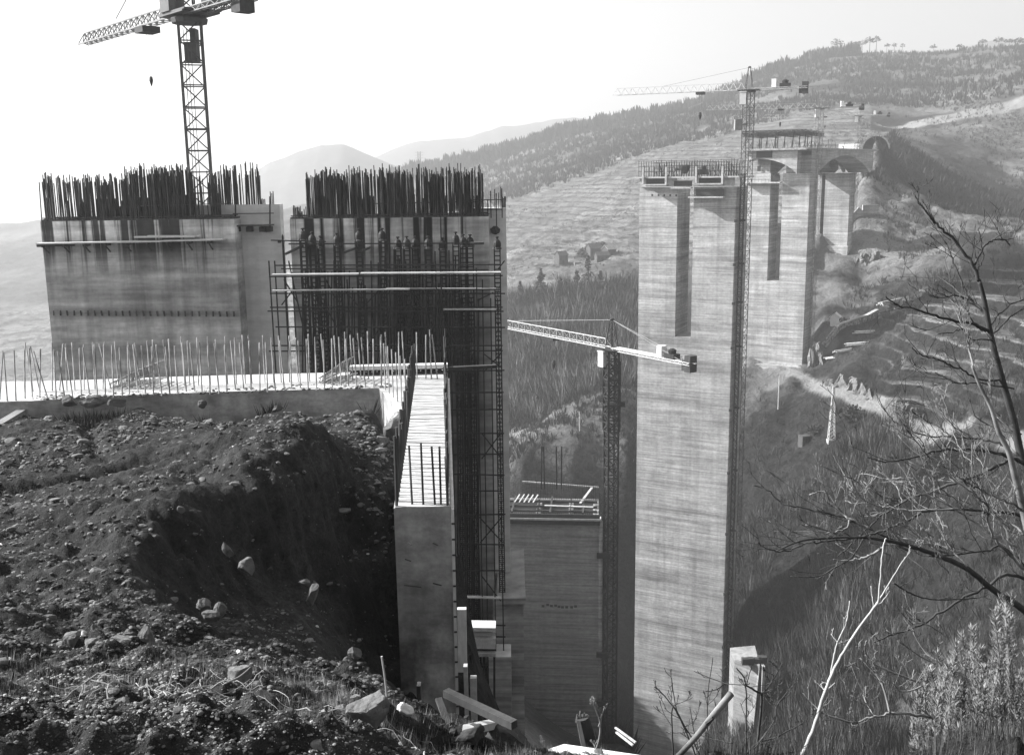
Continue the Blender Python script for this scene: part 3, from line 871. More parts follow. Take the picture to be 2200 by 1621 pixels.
# stacked bar cages on the slab
def cage(px0, px1, py_top, py_bot, Yc, label, nb, mat):
    a, b = on_z(px0, py_bot, ZS), on_z(px1, py_bot - 12, ZS)
    o = empty('bar_cage', a, label, 'bar cage', 'reinforcement cages lying on the slab')
    L = b.x - a.x
    H = 0.62
    for k in range(nb):
        mb = MB()
        y = a.y + .15 + k * .22
        x0 = a.x + k * .04
        for (zz0, zz1) in ((.03, .36), (.16, H)):
            mb.bar((x0, y, ZS + zz0), (x0 + L * .78, y, ZS + zz1 * .98), .022)
        for j in range(7):
            s_ = j / 6
            mb.bar((x0 + L * .78 * s_, y, ZS + .03 + .33 * s_), (x0 + L * .78 * s_ + .05, y, ZS + .16 + .46 * s_), .014)
        mb.build('side_frame', mat, o)
    mb = MB()
    for j in range(9):
        s_ = j / 8
        mb.bar((a.x + L * .78 * s_, a.y + .1, ZS + .17 + .46 * s_), (a.x + L * .78 * s_ + .2, a.y + .2 + nb * .22, ZS + .17 + .46 * s_), .018)
        mb.bar((a.x + L * .78 * s_ + .1, a.y + .1, ZS + .03 + .1 * s_), (a.x + L * .78 * s_ + .3, a.y + .2 + nb * .22, ZS + .03 + .1 * s_), .016)
    mb.build('cross_bar', mat, o)
cage(232, 348, 782, 838, 29, 'larger sloping stack of pale bar cages on the slab', 5, M['rebar_pale'])
cage(684, 758, 796, 826, 29, 'smaller pale bar cage lying beside the formwork girder', 4, M['rebar_pale'])

# --- scaffolding in front of the second block
ST = 54.3
LADX = [(602, 494, 57.6), (651, 490, ST), (671, 498, ST + .5), (689, 506, ST + .9), (724, 500, ST + .2), (771, 491, ST), (821, 490, ST + .1), (855, 508, ST + .6), (874, 507, ST + .3), (892, 507, ST + .7), (920, 507, ST + .2), (951, 510, ST + .8), (979, 498, ST), (995, 503, ST + .5), (1010, 503, ST + .9), (1068, 508, ST + .3)]
tw = None
NEARBY = ['standing alone in the gap between the two pier blocks', 'by the tilted dark board', 'close behind the tower by the tilted board', 'set back in the dark stain left of the centre',
          'by the left-hand cross brace', 'left of the middle of the scaffolding', 'above the middle of the planks', 'first of the close row right of the middle', 'second of the close row right of the middle',
          'third of the close row right of the middle', 'fourth of the close row right of the middle', 'fifth of the close row right of the middle', 'first of the tight trio near the wing wall', 'middle of the tight trio near the wing wall', 'last of the tight trio near the wing wall',
          'rising clear at the pier corner beside the crane jib']
for i, (px, py, yy) in enumerate(LADX):
    p = at(px, py + 22, yy)
    if tw is None:
        tw = empty('lattice_tower', Vector((0, 0, 0)), 'x', 'scaffold tower', 'lattice scaffold towers against the dark pier block')
        MB().lattice((0, 0, -33), (0, 0, 0), .30, .24, .042, .024, XU, True, False).build('shaft', M['steel'], tw)
        MB().lattice((0, 0, -33), (0, 0, -2), .26, .9, .014, .018, XU, False, True).build('brace', M['steel'], tw)
        MB().lathe((0, 0, 0), [(.2, -.08), (.21, .1), (.2, .22), (.14, .34), (.05, .4), (.05, .46), (.1, .48), (.1, .53), (.03, .55)], 10).build('head', M['steel'], tw)
        MB().lathe((0, 0, 0), [(.215, -.14), (.24, -.12), (.24, -.05), (.215, -.03)], 10).build('collar', M['crane_dark'], tw)
        o = tw
        kids = list(tw.children)
    else:
        o = tw.copy(); C.objects.link(o)
        for ch in kids:
            c_ = ch.copy(); C.objects.link(c_); c_.parent = o
    o.location = p
    o['label'] = 'dark lattice scaffold tower ' + NEARBY[i]
sc = empty('tube_scaffold', at(830, 700, ST - 1), 'dark tube scaffolding with pale planks across the stained pier block', 'scaffolding')
def hbar(mb, px0, px1, py, yy, r=.035, sag=0):
    mb.bar(at(px0, py, yy), at(px1, py + sag, yy), r)
mb = MB()
for (x0, x1, py, yy) in ((582, 700, 516, 54), (620, 1040, 524, 54), (590, 1075, 570, 53.6), (604, 1050, 577, 53.3), (578, 1080, 594, 52.9), (590, 1075, 622, 52.9), (580, 1085, 630, 53.4), (575, 1082, 668, 52.9), (580, 1080, 660, 53.8), (592, 1085, 702, 53), (585, 1080, 742, 53), (578, 1080, 754, 53.5), (940, 1084, 797, 53), (955, 1082, 843, 53), (965, 1080, 880, 53.3), (970, 1083, 930, 53), (975, 1082, 976, 53.4), (975, 1084, 1018, 53), (985, 1080, 1054, 53.3), (985, 1086, 1106, 53), (988, 1084, 1168, 53), (988, 1086, 1225, 53), (988, 1086, 1340, 53), (990, 1086, 1365, 53.2), (990, 1084, 1430, 53)):
    mb = MB(); hbar(mb, x0, x1, py, yy, .045, random.uniform(-3, 3)); mb.build('ledger', M['steel'], sc)
mb = MB()
for px in list(range(577, 1085, 17)):
    px += random.uniform(-5, 5)
    yy = random.choice((52.8, 53.2, 53.7, 54.1))
    top = random.choice((560, 575, 585, 600, 640))
    lean = random.uniform(-4, 4)
    p0, p1 = at(px + 14 * (1 if px < 700 else 0), 800 if px < 960 else 1530, yy), at(px, top, yy)
    p0.x = p1.x + lean * .02
    MB().bar(p0, p1, .045).build('standard', M['steel'], sc)
for px in range(984, 1034, 5):
    MB().bar(at(px + random.uniform(-2, 2), 1530, 55.4), at(px + random.uniform(-2, 2), 640, 55.4), .04).build('standard', M['steel'], sc)
for px in range(650, 980, 7):
    MB().bar(at(px + random.uniform(-3, 3), 800, 55.2), at(px + random.uniform(-3, 3), random.uniform(530, 660), 55.2), .045).build('standard', M['steel'], sc)
mb = MB()
for (xa, ya, xb, yb, yy) in ((742, 625, 772, 660, 53), (815, 622, 785, 655, 53), (745, 700, 775, 745, 53), (818, 700, 790, 745, 53), (610, 600, 640, 650, 52.9), (628, 625, 605, 655, 52.9), (1060, 628, 1026, 645, 53), (1040, 760, 1078, 790, 53), (1075, 760, 1038, 800, 53), (1035, 930, 1078, 985, 53), (1076, 930, 1035, 985, 53), (1030, 1110, 1080, 1165, 53), (1078, 1110, 1032, 1165, 53), (700, 660, 745, 740, 53.2), (955, 705, 985, 745, 53.2), (1084, 560, 1070, 578, 52.8), (680, 560, 720, 640, 54), (860, 590, 905, 660, 54), (1034, 1235, 1076, 1290, 53), (620, 560, 655, 720, 53.6)):
    MB().bar(at(xa, ya, yy), at(xb, yb, yy), .042).build('brace', M['steel'], sc)
for (x0, x1, y0, y1, yy, wd) in ((585, 770, 590, 588, 52.7, .5), (775, 1076, 587, 585, 52.7, .5)):
    MB().beam(at(x0, y0, yy), at(x1, y1, yy), wd, .07).build('plank', M['plank'], sc)
for (x0, x1, y0, y1, yy) in ((585, 880, 624, 621, 52.75), (830, 1066, 619, 620, 53.2), (953, 1066, 664, 664, 52.7), (990, 1076, 1281, 1283, 52.8)):
    MB().beam(at(x0, y0, yy), at(x1, y1, yy), .3, .05).build('plank', M['plank'], sc)
for (x0, x1, y0, y1, yy) in ((615, 650, 545, 528, 54), (740, 765, 542, 533, 54), (775, 795, 540, 532, 54), (1010, 1040, 523, 522, 54)):
    MB().beam(at(x0, y0, yy), at(x1, y1, yy), .6, .12).build('plank', M['darkwood'], sc)
# boards of a small timber platform low on the scaffold
pf = empty('timber_platform', at(1034, 1385, 50), 'bright new timber platform boards low down behind the wing wall', 'platform')
for k, (y0, m_) in enumerate(((1343, 'board'), (1356, 'board'), (1370, 'board'), (1377, 'board'), (1384, 'board'), (1401, 'plank'))):
    MB().beam(at(999, y0, 50), at(1065, y0 + 1, 50), .5 if k else .9, .2).build('board', M[m_], pf)
mb = MB()
for px in (1005, 1040, 1062):
    mb.bar(at(px, 1335, 50.4), at(px, 1560, 50.4), .08)
mb.beam(at(998, 1393, 50.2), at(1066, 1393, 50.2), .3, .18)
mb.build('post', M['darkwood'], pf)
# boards standing on end at the foot of the wing wall
plank('upright_board', (at(994, 1440, 15), at(992, 1306, 15)), .1, .14, M['board'], 'tall white board standing on end beside the wing wall', 'board')
plank('upright_board', (at(1004, 1560, 12), at(1000, 1428, 12)), .09, .05, M['plank'], 'narrow grey board standing between the white board and the stout post', 'board')
plank('upright_board', (at(1019, 1550, 12), at(1017, 1453, 12)), .09, .08, M['plank'], 'stout grey post standing at the foot of the wing wall', 'post')
plank('leaning_board', (at(902, 1560, 12), at(900, 1468, 12)), .12, .05, M['darkwood'], 'short dark board leaning on the front of the wing wall', 'board')
# ------------------------------------------------------------------ the far piers
def frame(theta):
    """width and depth directions of a pier whose front turns theta to the left"""
    return Vector((math.cos(theta), -math.sin(theta), 0)), Vector((math.sin(theta), math.cos(theta), 0))
def tall_pier(px0, px1, Y, theta, ztop, slot_w, slot_z, depth, base, label, mat='pier'):
    ew, ed = frame(theta)
    c = at((px0 + px1) / 2, 500, Y); c.z = 0
    # solve the half width from the two edge pixels
    def px_of(p):
        return float(project(np.array([[p.x, p.y, p.z - 40]]))[0][0])
    lo, hi = 1.0, 40.0
    for _ in range(40):
        h = (lo + hi) / 2
        if px_of(c + ew * h) - px_of(c - ew * h) > px1 - px0: hi = h
        else: lo = h
    h = (lo + hi) / 2
    o = empty('bridge_pier', Vector((c.x, c.y, base)), label, 'bridge pier', 'piers of the viaduct under construction')
    mb = MB()
    s0, s1 = -slot_w / 2 - .3, slot_w / 2 - .3
    for a, b in ((-h, s0), (s1, h)):
        mb.obox(c, ew, ed, ZU, (a, b), (0, depth), (slot_z, ztop))
    mb.obox(c, ew, ed, ZU, (-h, h), (0, depth), (base, slot_z - .004))
    # narrow chamfers on the outer corners
    for sx in (-1, 1):
        mb.obox(c, ew, ed, ZU, (sx * h - .12 if sx < 0 else h, -h if sx < 0 else h + .12), (.12, depth - .12), (base, ztop))
    mb.build('shaft', M[mat], o)
    return o, c, ew, ed, h
Y2 = 245.0
P2, c2, w2, d2, h2 = tall_pier(1374, 1574, Y2, R(27), at(1480, 402, Y2).z, 4.0, at(1470, 724, Y2).z, 10, -152, 'tallest pale banded concrete pier with a narrow slot, formwork platform on top', 'pier')
Y3 = 350.0
P3, c3, w3, d3, h3 = tall_pier(1600, 1733, Y3, R(31), at(1670, 372, Y3).z, 4.2, at(1660, 603, Y3).z, 10, at(1670, 800, Y3).z - 6, 'pale banded pier with a short slot, standing behind the tallest pier', 'pier')
AX = Vector((.51, .86, 0)); AX.normalize()
c4 = c3 + AX * 86
Y4 = c4.y
P4 = empty('bridge_pier', Vector((c4.x, c4.y, -52)), 'shortest and palest pier, nearest the tunnel under the finished deck', 'bridge pier', 'piers of the viaduct under construction')
mb = MB()
w4, d4 = w3, d3
def s4(px): return (at(px, 450, Y4) - Vector((c4.x, c4.y, 0))).dot(w4)
for a, b in ((s4(1742), s4(1757)), (s4(1766), s4(1827))):
    mb.obox(c4, w4, d4, ZU, (a, b), (0, 9), (-60, at(1790, 372, Y4).z))
mb.build('shaft', M['pier'], P4)
mb = MB(); mb.obox(c4, w4, d4, ZU, (s4(1740), s4(1832)), (-2.5, 11), (-60, at(1790, 528, Y4).z)); mb.build('footing', M['pier'], P4)
mb = MB(); mb.obox(c3, w3, d3, ZU, (-h3 + 1, h3 + 1.2), (-2.0, 11), (at(1670, 800, Y3).z - 8, at(1670, 778, Y3).z - .5)); mb.build('footing', M['pier'], P3)

# formwork crown on the tallest pier
def formwork(P, c, ew, ed, h, zt, zb, label):
    o = empty('formwork_platform', Vector((c.x, c.y, zb)), label, 'formwork platform', 'formwork platforms on the piers')
    return o
zt2 = at(1480, 400, Y2).z
F2 = formwork(P2, c2, w2, d2, h2, zt2, zt2, 'timber and steel formwork platform crowning the tallest pale pier')
def lz(py, Y): return at(1480, py, Y).z
mb = MB()
mb.obox(c2, w2, d2, ZU, (-h2 - 1.0, h2 + 1.2), (-2.2, -.02), (lz(379, Y2) - .35, lz(379, Y2)))
mb.obox(c2, w2, d2, ZU, (-h2 - 1.0, h2 + 1.2), (10.02, 12), (lz(379, Y2) - .35, lz(379, Y2)))
mb.obox(c2, w2, d2, ZU, (h2 + .15, h2 + 1.2), (0, 10), (lz(379, Y2) - .35, lz(379, Y2)))
mb.build('deck', M['plank'], F2)
mb = MB()
for (a, b, y0, y1) in ((-h2 + .1, -2.4, 400, 381), (1.9, h2 - .3, 400, 381)):
    mb.obox(c2, w2, d2, ZU, (a, b), (-.5, .0), (lz(y0, Y2), lz(y1, Y2)))
for s in (-h2 + 1.3, -h2 + 7.0, 2.6, 8.8):
    mb.obox(c2, w2, d2, ZU, (s, s + .45), (-2.5, -2.2), (lz(396, Y2), lz(358, Y2)))
for (a, b, y) in ((-h2 + 1.4, -h2 + 7.4, 395), (2.6, 9, 394), (1.0, 9.3, 422), (-3.2, 1.6, 402)):
    mb.obox(c2, w2, d2, ZU, (a, b), (-2.5, -.55), (lz(y, Y2) - .3, lz(y, Y2)))
mb.build('soffit_panel', M['plank'], F2)
mb = MB()
for (a, b, y0, y1) in ((-h2 + 1.8, -h2 + 6.9, 394, 383), (3.1, 8.7, 393, 383), (-3.0, 1.4, 400, 388), (2.4, 9.0, 420, 406)):
    mb.obox(c2, w2, d2, ZU, (a, b), (-.7, -.5), (lz(y0, Y2), lz(y1, Y2)))
mb.build('shutter', M['darkwood'], F2)
mb = MB()
k = 0
s = -h2 + .4
while s < h2 + 1:
    mb.bar(c2 + w2 * s - d2 * 2.1 + ZU * lz(379, Y2), c2 + w2 * s - d2 * 2.1 + ZU * lz(345 + random.uniform(-3, 3), Y2), .07)
    if random.random() < .75:
        mb.bar(c2 + w2 * (s + .3) + d2 * 1 + ZU * lz(379, Y2), c2 + w2 * (s + .3) + d2 * 1 + ZU * lz(350 + random.uniform(-6, 10), Y2), .09)
    mb.bar(c2 + w2 * (s + .2) + d2 * 9 + ZU * lz(379, Y2), c2 + w2 * (s + .2) + d2 * 9 + ZU * lz(347, Y2), .06)
    s += .62
for y, dd in ((345, -2.1), (356, -2.1), (368, -2.1), (347, 9), (360, 9)):
    mb.bar(c2 - w2 * (h2 - .3) + d2 * dd + ZU * lz(y, Y2), c2 + w2 * (h2 + 1) + d2 * dd + ZU * lz(y, Y2), .07)
mb.build('railing', M['steel'], F2)
mb = MB()
for i in range(46):
    s = random.uniform(-h2 + 1.5, h2 - .5); hgt = random.uniform(1.2, 3.3)
    mb.bar(c2 + w2 * s + d2 * random.uniform(1, 8) + ZU * lz(385, Y2), c2 + w2 * s + d2 * random.uniform(1, 8) + ZU * (lz(379, Y2) + hgt), .08)
mb.build('rebar_mass', M['rebar'], F2)
p_ = c2 + w2 * -1.2 + d2 * 2 + ZU * (lz(379, Y2) + 1.2)
mb = MB(); mb.lathe(p_, [(.4, -.6), (1.0, .2), (1.3, 1.1), (1.2, 1.5)], 8); mb.obox(p_, w2, d2, ZU, (-2.4, -1.1), (-.3, .4), (.2, .7))
mb.obox(p_, w2, d2, ZU, (2.3, 5.4), (-.4, 1), (-.8, .4)); mb.obox(p_, w2, d2, ZU, (4.2, 4.9), (-.4, 1), (-.8, 1.2))
mb.build('concrete_skip', M['darkwood'], F2)
mb = MB()                                  # row of square tie holes and cast-in stains
for px in (1388, 1404, 1419, 1434, 1449):
    p = at(px, 420, Y2)
    s = (p - c2).dot(w2)
    mb.obox(c2, w2, d2, ZU, (s - .2, s + .2), (-.03, -.004), (p.z - .22, p.z + .22)); mb.build('tie_hole', M['hole'], P2); mb = MB()

# platforms and patches on the next pier
F3 = empty('formwork_platform', Vector((c3.x, c3.y, lz(395, Y3))), 'narrow plank platform hung below the deck on the second tall pier', 'formwork platform', 'formwork platforms on the piers')
mb = MB(); mb.obox(c3, w3, d3, ZU, (-h3 - .4, 1.5), (-2.2, -.02), (lz(396, Y3), lz(393, Y3))); mb.build('deck', M['plank'], F3)
mb = MB()
for k in range(12): mb.bar(c3 + w3 * (-h3 + k * 1.2) - d3 * 2.1 + ZU * lz(394, Y3), c3 + w3 * (-h3 + k * 1.2) - d3 * 2.1 + ZU * lz(386, Y3), .06)
mb.bar(c3 - w3 * h3 - d3 * 2.1 + ZU * lz(388, Y3), c3 + w3 * 1.4 - d3 * 2.1 + ZU * lz(388, Y3), .06)
mb.build('railing', M['steel'], F3)
mb = MB()
for px, py, rx, rz in ((1623, 362, .6, .9), (1668, 382, 1.2, .9)):
    p = at(px, py, Y3); s = (p - c3).dot(w3)
    mb.obox(c3, w3, d3, ZU, (s - rx, s + rx), (-.04, -.004), (p.z - rz, p.z + rz))
mb.build('opening', M['hole'], P3)

# --- deck with curved haunches from the second tall pier to the tunnel
DK = empty('viaduct_deck', Vector((c3.x, c3.y, 0)), 'finished pale viaduct deck on curved haunches leading to the tunnel', 'bridge deck')
AW = Vector((AX.y, -AX.x, 0))
def top_z(s): return 7.6 + (s + 44) * .010
def web_d(s):
    r = abs(((s + 43) % 86) - 43) / 43
    return 2.5 + 6.8 * (1 - r) ** 2
c3b = c3 + d3 * 5
for off, wdt in ((-7.0, 8.4), (6.8, 8.4)):
    mb = MB()
    S = [-4.5 + 2.0 * k for k in range(49)]
    ring = []
    for s in S:
        z1, z0 = top_z(s) - .7, top_z(s) - web_d(s)
        o = c3b + AX * s
        ring.append([o + AW * (off - wdt / 2) + ZU * z1, o + AW * (off + wdt / 2) + ZU * z1, o + AW * (off + wdt / 2) + ZU * z0, o + AW * (off - wdt / 2) + ZU * z0])
    vs2 = [p for r_ in ring for p in r_]
    fs = []
    for i in range(len(ring) - 1):
        for k in range(4):
            fs.append((i * 4 + k, i * 4 + (k + 1) % 4, i * 4 + 4 + (k + 1) % 4, i * 4 + 4 + k))
    L_ = (len(ring) - 1) * 4
    fs.append((L_ + 3, L_ + 2, L_ + 1, L_)[::-1])
    # hollow mouth at the near end
    z1, z0 = top_z(-14) - .95, top_z(-14) - web_d(-42) + .25
    o = c3b + AX * -4.5
    inn = [o + AW * (off - wdt / 2 + .35) + ZU * z1, o + AW * (off + wdt / 2 - .35) + ZU * z1, o + AW * (off + wdt / 2 - .35) + ZU * z0, o + AW * (off - wdt / 2 + .35) + ZU * z0]
    deep = [p + AX * 6 for p in inn]
    b0 = len(vs2)
    vs2 += inn + deep
    for k in range(4):
        fs.append((k, (k + 1) % 4, b0 + (k + 1) % 4, b0 + k))
        fs.append((b0 + k, b0 + (k + 1) % 4, b0 + 4 + (k + 1) % 4, b0 + 4 + k))
    fs.append((b0 + 4, b0 + 5, b0 + 6, b0 + 7))
    mb.add(vs2, fs)
    mb.build('haunch', M['pier'], DK)
mb = MB()
for k in range(27):
    s = -11.5 + 4.1 * k
    o = c3b + AX * s + ZU * top_z(s)
    mb.obox(o, AX, AW, ZU, (0, 4.095), (-11.2, 11.2), (-.65, 0))
mb.build('roadway', M['slab_face'], DK)
mb = MB()
for k in range(54):
    s = -11 + 2.1 * k
    o = c3b + AX * s + AW * 11 + ZU * top_z(s)
    mb.bar(o, o + ZU * random.uniform(1.0, 1.6), .06)
for hh in (.7, 1.2):
    mb.bar(c3b + AX * -11 + AW * 11 + ZU * (top_z(-14) + hh), c3b + AX * 100 + AW * 11 + ZU * (top_z(100) + hh), .05)
mb.build('railing', M['steel'], DK)
GT = empty('formwork_gantry', c3b + AX * -8 + ZU * top_z(-8), 'dark steel truss gantry standing on the near end of the viaduct deck', 'gantry')
mb = MB()
o = c3b + AX * -12 + ZU * top_z(-12)
for off in (-10, -5, 1, 6, 10):
    a = o + AW * off + ZU * 4.6
    mb.lattice(a, a + AX * 24, 1.0, 1.6, .12, .08, AW)
    for s in (2, 10, 20):
        mb.bar(o + AW * off + AX * s, a + AX * s, .16)
        mb.bar(o + AW * off + AX * (s - 2), a + AX * (s + 1), .1)
for s in (1, 8, 16, 23):
    a = o + AX * s + ZU * 5.3
    mb.lattice(a - AW * 10.5, a + AW * 10.5, .9, 1.5, .12, .08, ZU)
mb.build('truss', M['steel'], GT)
mb = MB()
for i in range(26):
    s, off = random.uniform(-12, 100), random.uniform(-10, 11)
    a = c3b + AX * s + AW * off + ZU * top_z(s)
    MB().bar(a, a + Vector((random.uniform(-1, 1), 0, random.uniform(1, 4.4))), .09).build('prop', M['steel'], GT)
plank('white_panel', (c3b + AX * 92 + AW * 5 + ZU * (top_z(92) + 1.2), c3b + AX * 92 + AW * -3 + ZU * (top_z(92) + 1.2)), 2, 2.2, M['white'], 'pale boxy site hut on the viaduct deck near the tunnel', 'site hut')

# curved heads under the deck at the two hazy piers: face towards the valley, arched underside
def arched_head(P, c, ew, ed, Y, prof, ytop, dep, hole=None):
    d0 = -5.0
    pts = []
    for px, py in prof:
        q = at(px, py, Y); s_ = (q - c).dot(ew); pts.append((s_, q.z))
    zt_ = at(prof[0][0], ytop, Y).z
    ring = [(pts[0][0], zt_)] + pts + [(pts[-1][0], zt_)]
    n_r = len(ring)
    f = [Vector((c.x, c.y, 0)) + ew * a + ed * d0 + ZU * z for a, z in ring]
    b = [p + ed * dep for p in f]
    MB().add(f + b, [tuple(range(n_r)), tuple(range(2 * n_r - 1, n_r - 1, -1))] + [(i, i + n_r, (i + 1) % n_r + n_r, (i + 1) % n_r) for i in range(n_r)]).build('arched_head', M['pier'], P)
    if hole:
        a, z1 = at(hole[0], hole[1], Y), at(hole[2], hole[3], Y)
        MB().obox(Vector((c.x, c.y, 0)), ew, ed, ZU, ((a - c).dot(ew), (z1 - c).dot(ew)), (d0 - .05, d0 - .006), (z1.z, a.z)).build('opening', M['hole'], P)
arched_head(P3, c3, w3, d3, Y3, [(1607, 347), (1622, 341), (1640, 341), (1658, 343), (1675, 346), (1692, 351), (1706, 357), (1718, 364), (1729, 373)], 322, 4.9, (1628, 323, 1668, 339))
arched_head(P4, c4, w4, d4, Y4, [(1748, 374), (1754, 362), (1762, 350), (1772, 341), (1783, 337), (1794, 340), (1804, 348), (1812, 359), (1818, 370)], 324, 4.9)
# tunnel portal
tp = at(1881, 318, 492)
tn = empty('tunnel_portal', tp, 'pale arched concrete tunnel portal cut into the hillside beyond the deck', 'tunnel portal')
mb = MB()
ex, ey = frame(R(20))
n = 18
outer, inner, outb = [], [], []
for k in range(n + 1):
    a = math.pi * k / n
    outer.append(tp + ex * (-6.4 * math.cos(a)) + ZU * (6.6 * math.sin(a) - .5))
    inner.append(tp + ex * (-5.7 * math.cos(a)) + ZU * (5.9 * math.sin(a) - .5))
vs2 = outer + inner + [p + ey * 12 for p in outer] + [p + ey * 12 for p in inner]
fs = []
N1 = n + 1
for k in range(n):
    fs += [(k, k + 1, N1 + k + 1, N1 + k), (k + 1, k, 2 * N1 + k, 2 * N1 + k + 1), (N1 + k, N1 + k + 1, 3 * N1 + k + 1, 3 * N1 + k)]
mb.add(vs2, fs)
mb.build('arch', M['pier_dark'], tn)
mb = MB(); mb.add([p + ey * 5 for p in inner], [tuple(range(N1))]); mb.build('bore', M['hole'], tn)

# --- low unfinished pier in the middle of the valley
YL = 165.0
wl, dl = frame(R(5))
zl = at(1200, 1108, YL).z
xl0, xl1 = at(1050, 1108, YL), at(1287, 1108, YL)
cl = Vector((xl0.x, xl0.y + .6, 0))
WL = (xl1 - xl0).dot(wl)
PL = empty('bridge_pier', Vector((cl.x + 9, cl.y, -101)), 'low dark unfinished pier in the valley with open cells and formwork on top', 'bridge pier', 'piers of the viaduct under construction')
mb = MB()
mb.obox(cl, wl, dl, ZU, (0, WL), (0, 1.0), (-104, zl))
mb.obox(cl, wl, dl, ZU, (WL - 1.0, WL), (1.003, 8.997), (-104, zl))
mb.obox(cl, wl, dl, ZU, (0, WL), (9, 10), (-104, zl))
mb.obox(cl, wl, dl, ZU, (WL * .42, WL * .42 + .8), (1.003, 8.997), (-104, zl - .2))
mb.obox(cl, wl, dl, ZU, (WL * .72, WL * .72 + .8), (1.003, 8.997), (-104, zl - .2))
mb.obox(cl, wl, dl, ZU, (0, WL - 1.003), (1.003, 8.997), (zl - 4.5, zl - 4))
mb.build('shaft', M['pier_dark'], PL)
mb = MB()
mb.tube([cl + wl * (WL + .32) + dl * .2 + ZU * z for z in (-104, -80, -60, zl - .6)], [.36] * 4, 10)
mb.build('lit_corner_strip', M['pier'], PL, smooth=True)  # pale tube for the lit pier corner, its light put into the colour
mb = MB()
for py in (1187, 1398, 1262 + 240):
    z = at(1290, py, YL).z
    mb.obox(cl, wl, dl, ZU, (WL - .3, WL + 1.9), (-.5, .5), (z - .45, z + .45)); mb.build('clamp', M['steel'], PL); mb = MB()
mb = MB()
for i in range(9):
    p = at(1168 + i * 8.4 + random.uniform(-2, 2), 1298 + random.uniform(-2, 3), YL)
    s = (p - cl).dot(wl)
    mb.obox(cl, wl, dl, ZU, (s - .24, s + .24), (-.03, -.004), (p.z - .22, p.z + .2)); mb.build('tie_hole', M['hole'], PL); mb = MB()
FL_ = empty('formwork_platform', cl + wl * 8 + ZU * zl, 'dark formwork ledge with upright bars and boards on the low valley pier', 'formwork platform', 'formwork platforms on the piers')
mb = MB(); mb.obox(cl, wl, dl, ZU, (-.3, WL + .4), (-1.5, -.02), (zl - .12, zl + .2)); mb.build('ledge', M['plank'], FL_)
mb = MB()
mb.obox(cl, wl, dl, ZU, (-.2, WL + .2), (-.5, -.02), (zl - 1.2, zl - .13))
mb.obox(cl, wl, dl, ZU, (-.2, WL + .2), (-1.3, -1.1), (zl + .2, zl + .9))
mb.build('shutter', M['darkwood'], FL_)
mb = MB()
for i in range(60):
    s = WL * i / 59
    for dd, hh in ((.5, 1.0), (9.5, 3.6)):
        mb.bar(cl + wl * s + dl * dd + ZU * (zl - .2), cl + wl * s + dl * dd + ZU * (zl + hh * random.uniform(.7, 1.1)), .05)
for i in range(70):
    s, dd = random.choice((WL * .42 + .4, WL * .72 + .4, WL - .5)), random.uniform(1, 9)
    mb.bar(cl + wl * s + dl * dd + ZU * (zl - .2), cl + wl * s + dl * dd + ZU * (zl + random.uniform(.6, 1.6)), .05)
mb.build('rebar_mass', M['rebar'], FL_)
mb = MB()
for dd in (2.2, 4.6, 7.4): mb.obox(cl, wl, dl, ZU, (.4, WL - .3), (dd, dd + .35), (zl + .05, zl + .4))
for s in (WL * .2, WL * .55, WL * .85): mb.obox(cl, wl, dl, ZU, (s, s + .3), (.3, 9.4), (zl + .42, zl + .75))
mb.build('joist', M['darkwood'], FL_)
mb = MB()
mb.beam(cl + dl * 9.8 + wl * 5 + ZU * (zl + 3.1), cl + dl * 9.8 + wl * WL + ZU * (zl + 2.2), .25, .25)
for k in range(5): mb.beam(cl + wl * (4 + k * .8) + dl * 4.8 + ZU * (zl + .9), cl + wl * (4.7 + k * .8) + dl * 7.4 + ZU * (zl + 1.5), .22, .1)
mb.beam(cl + wl * (WL - 3.2) + dl * 5 + ZU * (zl + .8), cl + wl * (WL - 1.2) + dl * 9 + ZU * (zl + 2.4), .4, .15)
mb.beam(cl + wl * (WL * .5) + dl * 3.2 + ZU * (zl + .9), cl + wl * (WL * .95) + dl * 3.0 + ZU * (zl + .8), .5, .15)
mb.build('board', M['plank'], FL_)
mb = MB()
for px in (1163, 1170, 1196, 1206):
    MB().bar(at(px, 1050, 171), at(px + random.uniform(-3, 3), 958, 171), .16).build('post', M['steel'], FL_)

